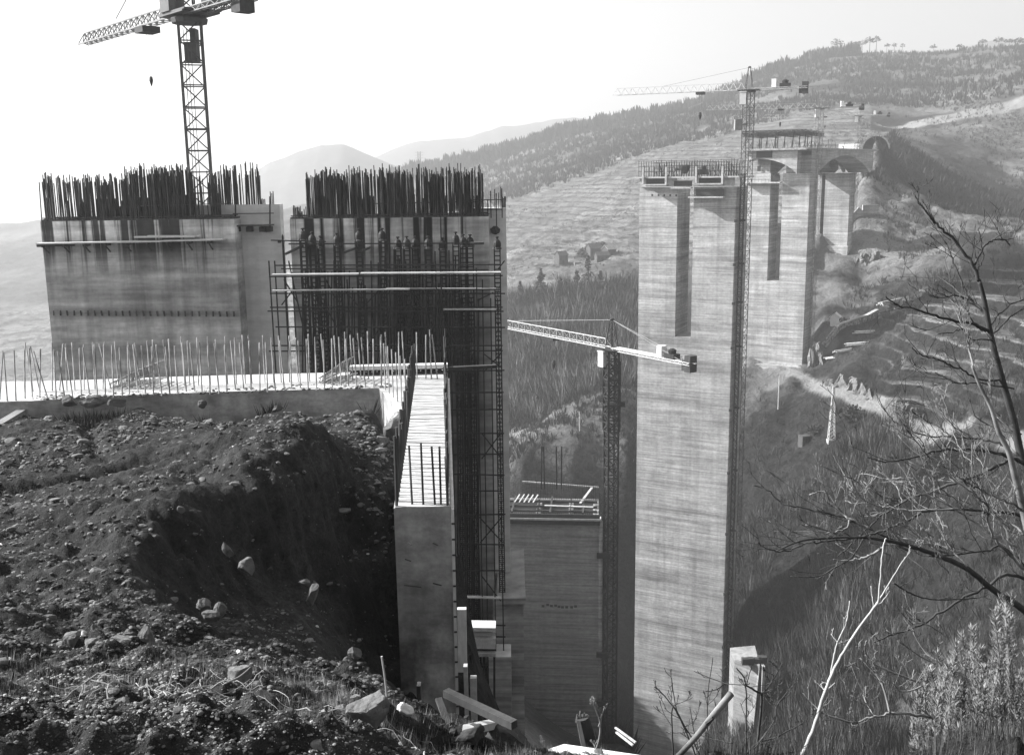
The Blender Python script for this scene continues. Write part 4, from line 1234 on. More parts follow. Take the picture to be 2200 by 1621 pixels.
# ------------------------------------------------------------------ tower cranes
def tower_crane(base, zs, head, jdir, jlen, clen, mw, label, jmat, mmat, cab=True, js=1.5, tie=True, apex=None, droop=0.0, rc=1.0, cws=1.0, hks=1.0, jsz=1.0, mrc=None):
    mrc = mrc or rc
    o = empty('tower_crane', base, label, 'tower crane', 'tower cranes on the viaduct site')
    jd = Vector((jdir[0], jdir[1], 0)).normalized()
    sd = Vector((jd.y, -jd.x, 0))
    top = Vector((base.x, base.y, zs))
    MB().lattice(base, top, mw, mw * .95, .075 * mw * mrc, .04 * mw * mrc, Vector((math.cos(.3), math.sin(.3), 0))).build('mast', mmat, o)
    mb = MB(); mb.lathe(top, [(mw * .8, -.25), (mw * .85, 0), (mw * .6, .25)], 12)
    mb.obox(top, jd, sd, ZU, (-mw * 1.3, mw * 1.3), (-mw * .9, mw * .9), (.2, .3)); mb.build('slewing_ring', mmat, o)
    j0, j1 = top + ZU * .35 + jd * mw * .4, top + ZU * (.35 + droop) + jd * jlen
    jb = MB().tri_lattice(j0, j1, mw * .75 * jsz, mw * .8 * jsz, js, .05 * mw * rc, .027 * mw * rc).build('jib', jmat, o)
    mb = MB()
    k0, k1 = top + ZU * .35 - jd * mw * .4, top + ZU * .35 - jd * clen
    for s in (-1, 1):
        mb.lattice(k0 + sd * (s * mw * .38), k1 + sd * (s * mw * .38), mw * .22, mw * .5, .035 * mw * rc, .022 * mw * rc, ZU)
    mb.obox(k0, -jd, sd, ZU, (0, clen), (-mw * .2, mw * .2), (.12, .16))
    mb.build('counter_jib', jmat, o)
    ap = top + ZU * head
    mb = MB()
    for sx in (-1, 1):
        for sy in (-1, 1):
            mb.bar(top + jd * (sx * mw * .45) + sd * (sy * mw * .45), ap + jd * (sx * mw * .12) + sd * (sy * mw * .12), .05 * mw * rc)
    for k in range(1, 5):
        f = k / 5
        for sx in (-1, 1):
            w_ = mw * (.45 - .33 * f)
            mb.bar(top.lerp(ap, f) + jd * (sx * w_) - sd * w_, top.lerp(ap, min(1, f + .16)) + jd * (sx * w_ * .7) + sd * w_ * .8, .03 * mw * rc)
    mb.lathe(ap, [(.14 * mw, -.1), (.2 * mw, .1), (.12 * mw, .3)], 8)
    mb.build('apex', mmat, o)
    mb = MB()
    mb.bar(ap, j0.lerp(j1, .62) + ZU * mw * .8, .03 * mw * rc); 
    for s in (-1, 1): mb.bar(ap, k1 + jd * clen * .12 + sd * (s * mw * .35) + ZU * .3, .028 * mw * rc)
    mb.build('pendant', M['cable'], o)
    mb = MB()
    mb.obox(k1, jd, sd, ZU, (0, mw * .9 * cws), (-mw * .55 * cws, mw * .55 * cws), (-mw * 1.0 * cws, mw * .9 * cws)); mb.obox(k1, jd, sd, ZU, (mw * .95 * cws, mw * 1.4 * cws), (-mw * .5 * cws, mw * .5 * cws), (-mw * .9 * cws, mw * .3 * cws))
    mb.build('counterweight', M['darkwood'], o)
    mb = MB(); q = k1 + jd * mw * 2.0
    mb.obox(q, jd, sd, ZU, (0, mw * 1.2), (-mw * .4, mw * .4), (.18, mw * .55)); mb.lathe(q + jd * mw * .6 + ZU * mw * .55, [(mw * .35, 0), (mw * .4, mw * .3), (mw * .15, mw * .45)], 10)
    mb.build('winch', M['steel'], o)
    mb = MB(); q = k1 + jd * mw * 3.6
    mb.obox(q, jd, sd, ZU, (0, mw * .55), (-mw * .35, mw * .35), (.19, mw * 1.1)); mb.build('switch_box', M['white'], o)
    if cab:
        q = top + jd * mw * .55 - sd * mw * .5 - ZU * mw * 1.25
        mb = MB(); mb.obox(q, jd, sd, ZU, (-.4 * mw, .35 * mw), (-.45 * mw, .45 * mw), (-.3 * mw, 1.1 * mw)); mb.obox(q, jd, sd, ZU, (-.45 * mw, .4 * mw), (-.5 * mw, .5 * mw), (1.103 * mw, 1.2 * mw))
        cb = mb.build('operator_cab', jmat, o)
        mb = MB(); mb.obox(q, jd, sd, ZU, (.352 * mw, .37 * mw), (-.35 * mw, .35 * mw), (.3 * mw, .95 * mw)); mb.build('window', M['hole'], cb)
    tq = j0.lerp(j1, .33)
    mb = MB(); mb.obox(tq, jd, sd, ZU, (-mw * .5, mw * .5), (-mw * .45, mw * .45), (-.35 * mw, -.08)); mb.build('trolley', M['steel'], o)
    hk = MB(); L = 2.4 * mw; h_ = mw * hks
    for s in (-.15, .15): hk.bar(tq + jd * s * mw, tq + jd * s * mw - ZU * L, .008 * mw)
    hk.lathe(tq - ZU * (L + .6 * h_), [(.03, -.35 * h_), (.12 * h_, -.1 * h_), (.2 * h_, .2 * h_), (.16 * h_, .5 * h_), (.05 * h_, .62 * h_)], 8)
    hk.build('hook', M['steel'], o)
    return o, top, jd, sd
# the big dark crane rising behind the first pier block
YC1 = 66.0
b1 = at(434, 480, YC1); b1.x = (at(413, 100, YC1).x + at(432, 440, YC1).x) / 2
zs1 = at(410, 42, YC1).z
CR1, t1, j1d, s1d = tower_crane(Vector((b1.x, b1.y, -10)), zs1, 7.0, (-12.2, 14.0), 18.6, 7.6, 1.34, 'tall dark tower crane with a lift cage in its mast, rising from the bar-topped pier', M['crane_mid'], M['crane_dark'], cab=False, js=1.0, rc=1.0, cws=.62, hks=.5, jsz=.72)
mb = MB(); q = Vector((b1.x, b1.y, zs1))
mb.lattice(q + ZU * .3, q + ZU * 6.5, 1.2, 1.1, .1, .05, XU)
mb.obox(q, j1d, s1d, ZU, (-.1, 1.2), (-1.3, -.3), (.4, 3.2)); mb.obox(q, j1d, s1d, ZU, (-2.0, 2.0), (-1.2, 1.2), (.302, .4))
mb.build('machine_house', M['crane_dark'], CR1)
mb = MB(); za, zb_ = at(410, 134, YC1).z, at(410, 92, YC1).z
mb.obox(Vector((b1.x + .05, b1.y, 0)), XU, YU, ZU, (-.36, .36), (-.4, .4), (za, zb_)); mb.obox(Vector((b1.x + .05, b1.y, 0)), XU, YU, ZU, (.05, .36), (-.4, .4), (zb_ + .003, zb_ + .8))
mb.build('lift_cage', M['crane_dark'], CR1)
mb = MB()
for k in range(3):
    mb.bar(Vector((b1.x - .2 + k * .2, b1.y - .75, -8)), Vector((b1.x - .2 + k * .2, b1.y - .75, zs1 - .6)), .025)
mb.build('lift_rail', M['crane_dark'], CR1)
# pale crane beside the low pier
YC2 = 165.0
b2 = at(1313, 1640, YC2); b2.x = at(1312, 1150, YC2).x
zs2 = at(1310, 752, YC2).z
tower_crane(Vector((b2.x, b2.y, -104)), zs2, 5.0, (-19, 27), 46, 18.5, 1.75, 'pale tower crane standing in the valley beside the low unfinished pier', M['crane_pale'], M['steel'], js=1.9, rc=.95, cws=.75, mrc=1.6)
# dark climbing section on its mast
CR2 = bpy.data.objects['tower_crane.001']
mb = MB()
mb.lattice(Vector((b2.x, b2.y, at(1310, 925, YC2).z)), Vector((b2.x, b2.y, at(1310, 775, YC2).z)), 2.1, 1.4, .16, .1, Vector((math.cos(.3), math.sin(.3), 0)))
mb.obox(Vector((b2.x, b2.y, at(1310, 868, YC2).z)), XU, YU, ZU, (-1.3, 1.3), (-1.3, 1.3), (-.2, .1)); mb.obox(Vector((b2.x, b2.y, at(1310, 868, YC2).z)), XU, YU, ZU, (1.2, 2.2), (-.5, .5), (-.4, .5))
mb.build('climbing_frame', M['steel'], CR2)
mb = MB(); mb.lattice(Vector((b2.x - 1.5, b2.y, -104)), Vector((b2.x - 1.5, b2.y, zl + 4)), .8, 1.0, .06, .05, XU); mb.build('lift_rail', M['steel'], CR2)
# crane on the tallest pier
b3 = at(1602, 420, 252); zs3 = at(1600, 196, 252).z
tower_crane(Vector((b3.x, b3.y, -132)), zs3, 5.4, (-31, 13), 33.5, 13.6, 2.0, 'tower crane with a dark counterweight climbing the side of the tallest pier', M['crane_pale'], M['crane_dark'], js=1.9, rc=.75, cws=.7)
CR3 = bpy.data.objects['tower_crane.002']
mb = MB(); q = Vector((b3.x - 2.6, b3.y - .5, at(1585, 268, 252).z)); mb.obox(q, XU, YU, ZU, (-.7, .9), (-.7, .7), (-1.3, 1.2)); mb.obox(q, XU, YU, ZU, (.9, 2.2), (-.2, .2), (-.2, .1))
mb.build('lift_cage', M['crane_mid'], CR3)
mb = MB()
for py in (470, 560, 640, 732, 860, 990, 1116, 1240, 1350):
    z = at(1590, py, 250).z
    mb.obox(c2 + ZU * z, w2, d2, ZU, (h2 + .125, h2 + 1.6), (3, 3.4), (-.25, .25)); mb.obox(c2 + ZU * z, w2, d2, ZU, (h2 - .1, h2 + .5), (-.35, -.02), (-.35, .3)); mb.build('mast_tie', M['steel'], CR3); mb = MB()
mb = MB(); mb.lattice(c2 + w2 * (h2 + 1.0) + d2 * 2.0 + ZU * -135, c2 + w2 * (h2 + 1.0) + d2 * 2.0 + ZU * 0, .9, 1.1, .09, .07, w2); mb.build('lift_rail', M['steel'], CR3)
b4 = at(1750, 500, 349); zs4 = at(1752, 234, 349).z
tower_crane(Vector((b4.x, b4.y, -66)), zs4, 4.2, (-36, 5), 37, 14, 1.8, 'slender hazy tower crane at the edge of the second tall pier', M['crane_pale'], M['crane_mid'], js=2.2, rc=.6, cws=.6)
b5 = at(1836, 420, 428); zs5 = at(1836, 250, 428).z
tower_crane(Vector((b5.x, b5.y, -34)), zs5, 5.0, (-37, 10), 38, 12, 1.5, 'faintest hazy tower crane standing by the pier nearest the tunnel', M['crane_pale'], M['crane_mid'], js=2.4, rc=.6, cws=.6)
# ------------------------------------------------------------------ things on the far hillside
def gpos(px, py, Y):
    p = at(px, py, Y)
    return Vector((p.x, p.y, ground(p.x, p.y)))
def house(px, py, Y, L, Wd, H, rz, label, roof=True, pitch=.45, wmat='wall_old', rmat='roof_old', name='stone_house', cat='house', group=None, door=True):
    c = gpos(px, py, Y)
    if group: L, Wd, H = L * .8, Wd * .8, H * .8
    o = empty(name, c, label, cat, group)
    e, f = Vector((math.cos(rz), math.sin(rz), 0)), Vector((-math.sin(rz), math.cos(rz), 0))
    z0 = -1.5
    mb = MB()
    rh = Wd * pitch if roof else 0
    v = [c + e * a + f * b + ZU * z for z in (z0, H) for a, b in ((-L / 2, -Wd / 2), (L / 2, -Wd / 2), (L / 2, Wd / 2), (-L / 2, Wd / 2))]
    v += [c - e * L / 2 + ZU * (H + rh), c + e * L / 2 + ZU * (H + rh)]
    mb.add(v, [(0, 3, 2, 1), (0, 1, 5, 4), (1, 2, 6, 5), (2, 3, 7, 6), (3, 0, 4, 7)] + ([(4, 7, 8), (5, 9, 6)] if roof else [(4, 5, 6, 7)]))
    mb.build('wall', M[wmat], o)
    if roof:
        mb = MB()
        for s in (-1, 1):
            a, b = c - e * (L / 2 + .3) + f * s * (Wd / 2 + .35) + ZU * (H - .12), c - e * (L / 2 + .3) + ZU * (H + rh + .06)
            d = e * (L + .6)
            mb.add([a, a + d, b + d, b, a + ZU * .15, a + d + ZU * .15, b + d + ZU * .15, b + ZU * .15], [(0, 1, 2, 3), (7, 6, 5, 4), (0, 4, 5, 1), (1, 5, 6, 2), (2, 6, 7, 3), (3, 7, 4, 0)])
        mb.build('roof', M[rmat], o)
    if door:
        mb = MB(); mb.obox(c - f * Wd / 2, e, f, ZU, (-L * .12, L * .06), (-.04, -.005), (0, min(2, H * .75))); mb.build('door', M['hole'], o)
        for s in (-.32, .28):
            mb = MB(); mb.obox(c - f * Wd / 2, e, f, ZU, (L * s - .35, L * s + .35), (-.04, -.005), (H * .45, H * .75)); mb.build('window', M['hole'], o)
    return o
RU = 'ruined stone houses on the terraced slope'
house(1206, 560, 556, 7, 6, 5.5, .5, 'small stone house standing apart, lowest to the left of the hamlet', group=RU)
house(1276, 552, 566, 9, 7, 6.5, .4, 'tallest dark stone house of the hamlet, among bushes', group=RU)
house(1308, 556, 560, 8, 6, 4.5, .7, 'stone house of the hamlet showing bare pale roof timbers', group=RU, rmat='plank')
house(1293, 572, 552, 9, 5, 4.0, .3, 'longest low stone house at the front of the hamlet', group=RU)
house(1240, 572, 552, 5, 4, 2.0, .3, 'roofless broken stone walls between the houses of the hamlet', roof=False, group=RU, wmat='rock', door=False)
house(1795, 683, 358, 3.2, 3.0, 2.2, 1.1, 'tiny white gabled hut on the slope beside the diagonal retaining wall', wmat='white', rmat='white', name='site_hut', cat='hut')
house(1731, 889, 292, 2.9, 2.4, 2.2, .3, 'small boxy corrugated hut on the slope below the road', roof=False, wmat='roof_old', name='site_hut', cat='hut')

# lattice pylon and the thin pole
p = gpos(1786, 944, 281)
o = empty('lattice_pylon', p, 'pale tapering lattice pylon standing below the road on the right-hand slope', 'pylon')
mb = MB()
Hh = 15.6
def pw(f): return 1.75 * (1 - f) + .42 * f
for i in range(14):
    f0, f1 = i / 14, (i + 1) / 14
    q0 = [p + Vector((sx * pw(f0) / 2, sy * pw(f0) / 2, Hh * f0)) for sx, sy in ((1, 1), (-1, 1), (-1, -1), (1, -1))]
    q1 = [p + Vector((sx * pw(f1) / 2, sy * pw(f1) / 2, Hh * f1)) for sx, sy in ((1, 1), (-1, 1), (-1, -1), (1, -1))]
    for k in range(4):
        mb.bar(q0[k], q1[k], .10); mb.bar(q0[k], q1[(k + 1) % 4], .07); mb.bar(q0[(k + 1) % 4], q1[k], .07)
mb.build('mast', M['crane_pale'], o)
mb = MB(); mb.bar(p + ZU * (Hh - .5) - XU * 1.6, p + ZU * (Hh - .5) + XU * 1.6, .07); mb.build('crossarm', M['crane_pale'], o)
mb = MB(); mb.obox(p, XU, YU, ZU, (-1.1, 1.1), (-1.1, 1.1), (-1, .25)); mb.build('footing', M['pier'], o)
p = gpos(1671, 889, 318)
o = MB().tube([p - ZU, p + ZU * 5, p + ZU * 11], [.16, .13, .09], 6).build('utility_pole', M['crane_pale'], origin=p)
tag(o, 'thin pale wooden pole standing on the slope right of the tallest pier', 'pole')
p = at(1245, 905, 300); p.z = ground(p.x, p.y)
o = MB().tube([p - ZU, p + ZU * 6], [.14, .09], 6).build('utility_pole', M['crane_pale'], origin=p)
tag(o, 'thin pole on the grassy spur behind the pale crane', 'pole')
p = gpos(901, 352, 1310)
o = empty('lattice_pylon', p, 'faint tiny pylon on the skyline above the scaffolded pier block', 'pylon')
MB().lattice(p - ZU * 3, p + ZU * 22, 3.4, 3.2, .3, .2).build('mast', M['crane_mid'], o)
mb = MB()
for k in range(3): mb.bar(p + ZU * (14 + 3.5 * k) - XU * 5, p + ZU * (14 + 3.5 * k) + XU * 5, .25)
mb.build('crossarm', M['crane_mid'], o)

# diagonal retaining wall with timber stacked on its head, loose timber below
RW = empty('retaining_wall', gpos(1825, 720, 352), 'long diagonal concrete retaining wall climbing the slope behind the second tall pier', 'retaining wall')
mb = MB()
wp = [gpos(*q) for q in ((1772, 756, 349), (1800, 736, 351), (1832, 710, 354), (1860, 690, 357), (1884, 676, 360))]
for a, b in zip(wp[:-1], wp[1:]):
    mb.beam(a + ZU * .2, b + ZU * .2, 1.0, 3.4)
mb.build('wall', M['slab_face'], RW)
mb = MB()
for a, b in zip(wp[:-1], wp[1:]): mb.beam(a + ZU * 2.0, b + ZU * 2.0, 1.5, .35)
mb.build('coping', M['pier'], RW)
def timber(px, py, Y, L, rz, n, label, m_='plank', rr=.28):
    c = gpos(px, py, Y) + ZU * .3
    o = empty('timber_stack', c, label, 'timber stack', 'stacks of timber on the slope')
    e, f = Vector((math.cos(rz), math.sin(rz), .12 * math.cos(rz))), Vector((-math.sin(rz), math.cos(rz), 0))
    for k in range(n):
        q = c + f * (k % 4 - 1.5) * .75 + ZU * (k // 4) * .55 + e * random.uniform(-.8, .8)
        MB().bar(q - e * L / 2, q + e * L / 2, rr, 6).build('log', M[m_], o)
timber(1922, 664, 362, 13, .35, 9, 'long stack of poles lying at the head of the diagonal retaining wall')
timber(1855, 716, 345, 6, -.5, 6, 'short pale timber stack, upper one on the grass below the retaining wall', 'plank', .2)
timber(1842, 735, 340, 7, -.3, 6, 'flat pale timber stack in the middle of the grass below the retaining wall', 'plank', .2)
timber(1810, 748, 338, 6, .1, 5, 'pale timber stack nearest the foot of the retaining wall', 'plank', .2)
timber(1785, 768, 338, 4, .0, 4, 'smallest white timber stack on the platform edge by the rock face', 'board', .22)
timber(1965, 535, 410, 5.5, 1.2, 4, 'few dark poles standing askew on the slope beyond the pale rocks', 'darkwood', .15)

# cut rock faces beside the road and platform: each a craggy block
def crag(pts, Y, H, label, seed, mat='rock', thick=4):
    """craggy rock face along ground points (pixel columns and rows)"""
    gp = [gpos(px, py, Yq) for px, py, Yq in pts]
    n, mrows = 34, 12
    V = []
    for i in range(n):
        t_ = i / (n - 1) * (len(gp) - 1)
        k = min(int(t_), len(gp) - 2)
        b = gp[k].lerp(gp[k + 1], t_ - k)
        env = math.sin(math.pi * (i + .5) / n) ** .5
        rib = .6 + .5 * math.sin(i * 1.7 + seed) * math.sin(i * .6)
        for j in range(mrows):
            f = j / (mrows - 1)
            jx = fbm(np.array([i * .5 + seed]), np.array([f * 4.0]), 3)[0]
            jy = fbm(np.array([i * .9 + seed + 40]), np.array([f * 3.0]), 3)[0]
            z = H * env * (.8 + .4 * math.sin(i * .9 + seed)) * math.sin(f * math.pi * .5 if f < .7 else .35 * math.pi) - 1.2
            V.append(b + Vector((jx * 1.6, f * thick - 1.5 + jy * 2.4 + rib * .8 * (1 - f), z + jx * .8 * (0 < j))))
    F = [(i * mrows + j, (i + 1) * mrows + j, (i + 1) * mrows + j + 1, i * mrows + j + 1) for i in range(n - 1) for j in range(mrows - 1)]
    o = MB().add(V, F).build('rock_outcrop', M[mat], origin=gp[len(gp) // 2])
    tag(o, label, 'rock outcrop', 'rock outcrops on the slope')
crag([(1738, 815, 340), (1752, 800, 342), (1768, 812, 338)], 340, 8.5, 'tall pale rock buttress at the corner of the second pier platform', 1)
crag([(1775, 842, 316), (1810, 852, 306), (1850, 868, 296), (1876, 872, 290)], 300, 5.5, 'long ribbed pale rock cutting along the uphill side of the road', 5)
crag([(1915, 885, 278), (1945, 892, 272), (1968, 896, 268)], 272, 4, 'lower broken rock cutting farther along the road, beyond a dark bush', 9)
crag([(1836, 556, 414), (1865, 560, 412), (1898, 556, 412)], 412, 6, 'whitest rock outcrop under the edge of the upper track', 13)
wl2 = [gpos(*q) for q in ((1822, 502, 440), (1850, 502, 441), (1884, 500, 442))]
mb = MB()
for a, b in zip(wl2[:-1], wl2[1:]): mb.beam(a + ZU * 1.5, b + ZU * 1.5, .8, 5.0)
o = tag(mb.build('retaining_wall', M['pier'], origin=wl2[1]), 'low pale retaining wall just right of the shortest pier', 'retaining wall')
# concrete block wall right of the tallest pier's foot
p = at(1600, 1480, 215)
c = Vector((at(1597, 1480, 222).x, 222, 0)); zt = at(1600, 1415, 222).z; zb = -150
mb = MB()
a_, b_, c_ = at(1578, 1416, 224), at(1633, 1412, 219), at(1636, 1420, 226)
mb.add([Vector((a_.x, a_.y, zb)), Vector((b_.x - 2.4, b_.y, zb)), Vector((b_.x + 1.2, c_.y + 3, zb)), Vector((a_.x, a_.y + 5, zb)), Vector((a_.x, a_.y, zt - 1)), Vector((b_.x, b_.y, zt)), Vector((b_.x + 1.2, c_.y + 3, zt)), Vector((a_.x, a_.y + 5, zt - .5))], [(3, 2, 1, 0), (4, 5, 6, 7), (0, 1, 5, 4), (1, 2, 6, 5), (2, 3, 7, 6), (3, 0, 4, 7)])
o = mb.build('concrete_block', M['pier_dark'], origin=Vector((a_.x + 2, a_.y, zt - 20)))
tag(o, 'pale wedge-shaped concrete block beside the foot of the tallest pier', 'concrete block')
mb = MB(); mb.box((b_.x + .5, b_.x + 1.1), (b_.y - .6, b_.y + 3), (zb, zt - .15)); mb.build('edge_board', M['pier'], o)
mb = MB()
for k in range(7):
    q = Vector((a_.x + 1.5 + k * .75, b_.y + 1.5 + .3 * (k % 2), zt + .2 + random.random() * .6))
    mb.obox(q, XU, YU, ZU, (-.6, .6), (-.6, .6), (-.9, .6))
o = tag(mb.build('formwork_heap', M['darkwood'], origin=Vector((b_.x - 2, b_.y, zt))), 'dark heap of formwork on top of the wedge-shaped concrete block', 'formwork heap')

# ------------------------------------------------------------------ scrub, woods and ridge trees
def shrubs(n, sel, hlo, hhi, blades, wfac, name, mat, spread=.35, seed=1, leanmax=.25, world=True):
    """many bare bushes, each a fan of thin blades; sel(u, v) picks candidate spots"""
    r = np.random.default_rng(seed)
    U, V = sel(r, n)
    Y = np.exp(V); X = U * Y
    Z = height(X, Y)
    H = (hlo + (hhi - hlo) * r.random(len(X)) ** 1.6)
    k = blades
    base = np.repeat(np.stack([X, Y, Z], 1), k, 0)
    Hk = np.repeat(H, k) * (.55 + .45 * r.random(len(base)))
    ang = r.random(len(base)) * 2 * np.pi
    rad = np.repeat(H, k) * spread * r.random(len(base)) ** .7
    b = base + np.stack([np.cos(ang) * rad * .45, np.sin(ang) * rad * .45, -.2 * np.ones_like(rad)], 1)
    tip = base + np.stack([np.cos(ang) * rad * 1.5 + Hk * leanmax * .3 * (r.random(len(base)) - .5), np.sin(ang) * rad * 1.5, Hk], 1)
    wv = np.stack([r.random(len(base)) - .5, (r.random(len(base)) - .5) * .5, (r.random(len(base)) - .5) * .4], 1)
    wv = wv / np.linalg.norm(wv, axis=1, keepdims=True) * (Hk * wfac)[:, None]
    mid = b * .45 + tip * .55
    v = np.stack([b - wv * .4, b + wv * .4, mid + wv, tip, mid - wv], 1).reshape(-1, 3)
    i0 = np.arange(len(base)) * 5
    f = np.concatenate([np.stack([i0, i0 + 1, i0 + 2, i0 + 4], 1), np.stack([i0 + 4, i0 + 2, i0 + 3, i0 + 3], 1)])
    # quads only: give the tip a hair of width
    v2 = v.reshape(-1, 5, 3)
    t2 = v2[:, 3] + wv * .15
    v = np.concatenate([v2, t2[:, None]], 1).reshape(-1, 3)
    i0 = np.arange(len(base)) * 6
    f = np.concatenate([np.stack([i0, i0 + 1, i0 + 2, i0 + 4], 1), np.stack([i0 + 4, i0 + 2, i0 + 5, i0 + 3], 1)])
    o = np_mesh(name, v, f, mat)
    return tag(o, kind='stuff')
def clumped(r, U, V, sc, thr):
    Y = np.exp(V); X = U * Y
    keep = fbm(X * sc, Y * sc, 4, .6) + .25 * (r.random(len(U)) - .5) > thr
    return U[keep], V[keep]
def sel_slope(thr, sc=.05, ymin=70):
    def f(r, n):
        U = r.uniform(.20, .62, n); V = np.log(r.uniform(ymin, 345, n))
        Y = np.exp(V); X = U * Y
        dd = poly_dist(X, Y, ROAD)
        k = (dd > 4) & ((Y < 262) | (r.random(n) < .22))
        return clumped(r, U[k], V[k], sc, thr)
    return f
def sel_wood(r, n):
    U = r.uniform(-.22, .125, n); V = np.log(r.uniform(335, 480, n))
    return clumped(r, U, V, .03, -.35)
def sel_spur(r, n):
    U = r.uniform(-.02, .128, n); V = np.log(r.uniform(232, 335, n))
    return clumped(r, U, V, .06, .03)
def sel_mid(r, n):
    U = r.uniform(-.3, .36, n); V = np.log(r.uniform(495, 900, n))
    return clumped(r, U, V, .02, .05)
def sel_mid2(r, n):
    U = r.uniform(-.3, .36, n); V = np.log(r.uniform(495, 900, n))
    return U, V
def sel_up(r, n):
    U = r.uniform(-.1, .62, n); V = np.log(r.uniform(860, 1275, n))
    return clumped(r, U, V, .01, -.15)
def sel_far(r, n):
    U = r.uniform(.33, .62, n); V = np.log(r.uniform(345, 860, n))
    return clumped(r, U, V, .03, -.05)
def sel_shaded_gully(r, n):
    U = r.uniform(.34, .6, n); V = np.log(r.uniform(470, 560, n))
    return clumped(r, U, V, .05, -.2)
def sel_low(r, n):     # steep bank below the wing wall and the valley sides under the crane
    U = r.uniform(.085, .122, n); V = np.log(r.uniform(165, 262, n))
    return U, V
shrubs(22000, sel_slope(-.12), .6, 2.8, 9, .035, 'undergrowth', M['scrub_dark'], .65, 21, .8)
shrubs(13000, sel_slope(-.05, .08, 125), .8, 4.0, 8, .012, 'undergrowth', M['scrub_pale'], .4, 22, .8)
shrubs(4200, sel_wood, 3, 11, 9, .016, 'bare_wood', M['scrub_pale'], .3, 23, 1.2)
shrubs(9000, sel_wood, 1.5, 8, 9, .035, 'bare_wood', M['scrub_dark'], .55, 24, 1.2)
def sel_trees(r, n):
    U = r.uniform(.205, .40, n); V = np.log(r.uniform(150, 275, n))
    return clumped(r, U, V, .04, -.12)
shrubs(2600, sel_trees, 2.5, 7.5, 12, .009, 'bare_wood', M['scrub_pale'], .28, 41, 1.4)
shrubs(1800, sel_trees, 1.5, 5, 12, .03, 'bare_wood', M['scrub_dark'], .5, 42, 1.4)
shrubs(3500, sel_spur, .8, 3.0, 9, .05, 'undergrowth', M['scrub_dark'], .5, 25)
shrubs(1500, sel_low, 1, 5, 9, .04, 'undergrowth', M['scrub_dark'], .45, 26)
shrubs(12000, sel_mid, .5, 1.9, 8, .05, 'undergrowth', M['scrub_dark'], .6, 27)
shrubs(16000, sel_up, 2, 7, 7, .09, 'hillside_wood', M['scrub_dark'], .4, 28)
shrubs(11000, sel_far, .8, 3.0, 8, .05, 'undergrowth', M['scrub_dark'], .5, 29)
shrubs(2600, sel_shaded_gully, 2, 5, 9, .07, 'undergrowth', M['wood_dark'], .5, 30)  # dark foliage deepens the painted shade of the gully slope

def conifer(px, py, Y, H, Rr, label, group, dens=120, seed=0, kind='pine_tree', umbrella=False, mat='wood_dark'):
    p = gpos(px, py, Y)
    r = random.Random(seed)
    o = empty(kind, p, label, 'tree', group)
    MB().tube([p - ZU * .6, p + ZU * H * .5 + XU * r.uniform(-.2, .2), p + ZU * H * .95], [H * .022, H * .014, H * .004], 5).build('trunk', M['bark_dark'], o)
    mb = MB()
    for i in range(dens):
        if umbrella:
            a, q = r.random() * 6.283, r.random() ** .5
            c = p + Vector((math.cos(a) * q * Rr, math.sin(a) * q * Rr, H * (.62 + .36 * r.random() * (1 - .5 * q))))
        else:
            f = r.random() ** .8
            a, q = r.random() * 6.283, (r.random() ** .5)
            rr = Rr * (1.05 - f) * (.75 + .4 * math.sin(f * 20))
            c = p + Vector((math.cos(a) * q * rr, math.sin(a) * q * rr, H * (.18 + .82 * f) - q * rr * .25))
        s = Rr * r.uniform(.14, .3)
        d1 = Vector((r.uniform(-1, 1), r.uniform(-1, 1), r.uniform(-.5, .3))).normalized() * s
        d2 = Vector((r.uniform(-1, 1), r.uniform(-1, 1), r.uniform(-.2, .6))).normalized() * s * .6
        mb.add([c - d1, c - d2, c + d1, c + d2 + ZU * s * .2], [(0, 1, 2, 3)])
    mb.build('crown', M[mat], o)
GRP = 'dark conifers at the edge of the bare wood'
for i, (px, py, Y, H, Rr, lb) in enumerate(((1162, 652, 470, 15, 4.5, 'dark bushy conifer left of the wood edge, beside the pier block'), (1118, 664, 468, 10, 3.4, 'short dark conifer closest to the scaffold tower'), (1264, 634, 474, 16, 4.2, 'tallest dark conifer in the middle of the wood edge'),
        (1240, 640, 472, 11, 4.0, 'dark conifer just left of the tallest one at the wood edge'), (1290, 640, 470, 10, 4.0, 'broad dark conifer just right of the tallest one at the wood edge'), (1205, 650, 470, 9, 3.0, 'lone low conifer below the small house standing apart'))):
    conifer(px, py, Y, H, Rr, lb, GRP, 170, 40 + i)
RG = 'trees standing on the skyline'
sky = [(1797, 116, 24, 7, 'largest pale round tree alone on the skyline left of the pines'), (1838, 113, 17, 5, 'first dark pine of the skyline group above the cranes'), (1852, 112, 20, 5, 'second dark pine of the skyline group, slightly taller'), (1868, 112, 21, 6, 'broad leaning pine in the middle of the skyline group'),
       (1882, 112, 22, 5, 'tallest dark pine at the right of the skyline group'), (1905, 113, 12, 3.5, 'small skyline tree right after the pine group'), (1921, 112, 15, 3, 'thin skyline tree standing between small ones'), (1938, 113, 13, 3, 'slim skyline tree before the wide gap'), (2005, 112, 13, 4, 'lone skyline tree in the wide gap'),
       (2062, 108, 9, 4, 'bushy skyline tree below the faint far hill'), (2110, 104, 12, 5, 'rounded skyline tree under the faint far hill top'), (2145, 104, 18, 6, 'leftmost of the three big bushy trees at the skyline edge'), (2168, 104, 15, 6, 'middle one of the three big bushy trees at the skyline edge'), (2190, 104, 17, 6, 'rightmost of the three big bushy trees at the skyline edge')]
for i, (px, py, H, Rr, lb) in enumerate(sky):
    conifer(px, py, 1262, H, Rr, lb, RG, 90, 70 + i, umbrella=True, mat='scrub_pale' if i == 0 else 'wood_dark')
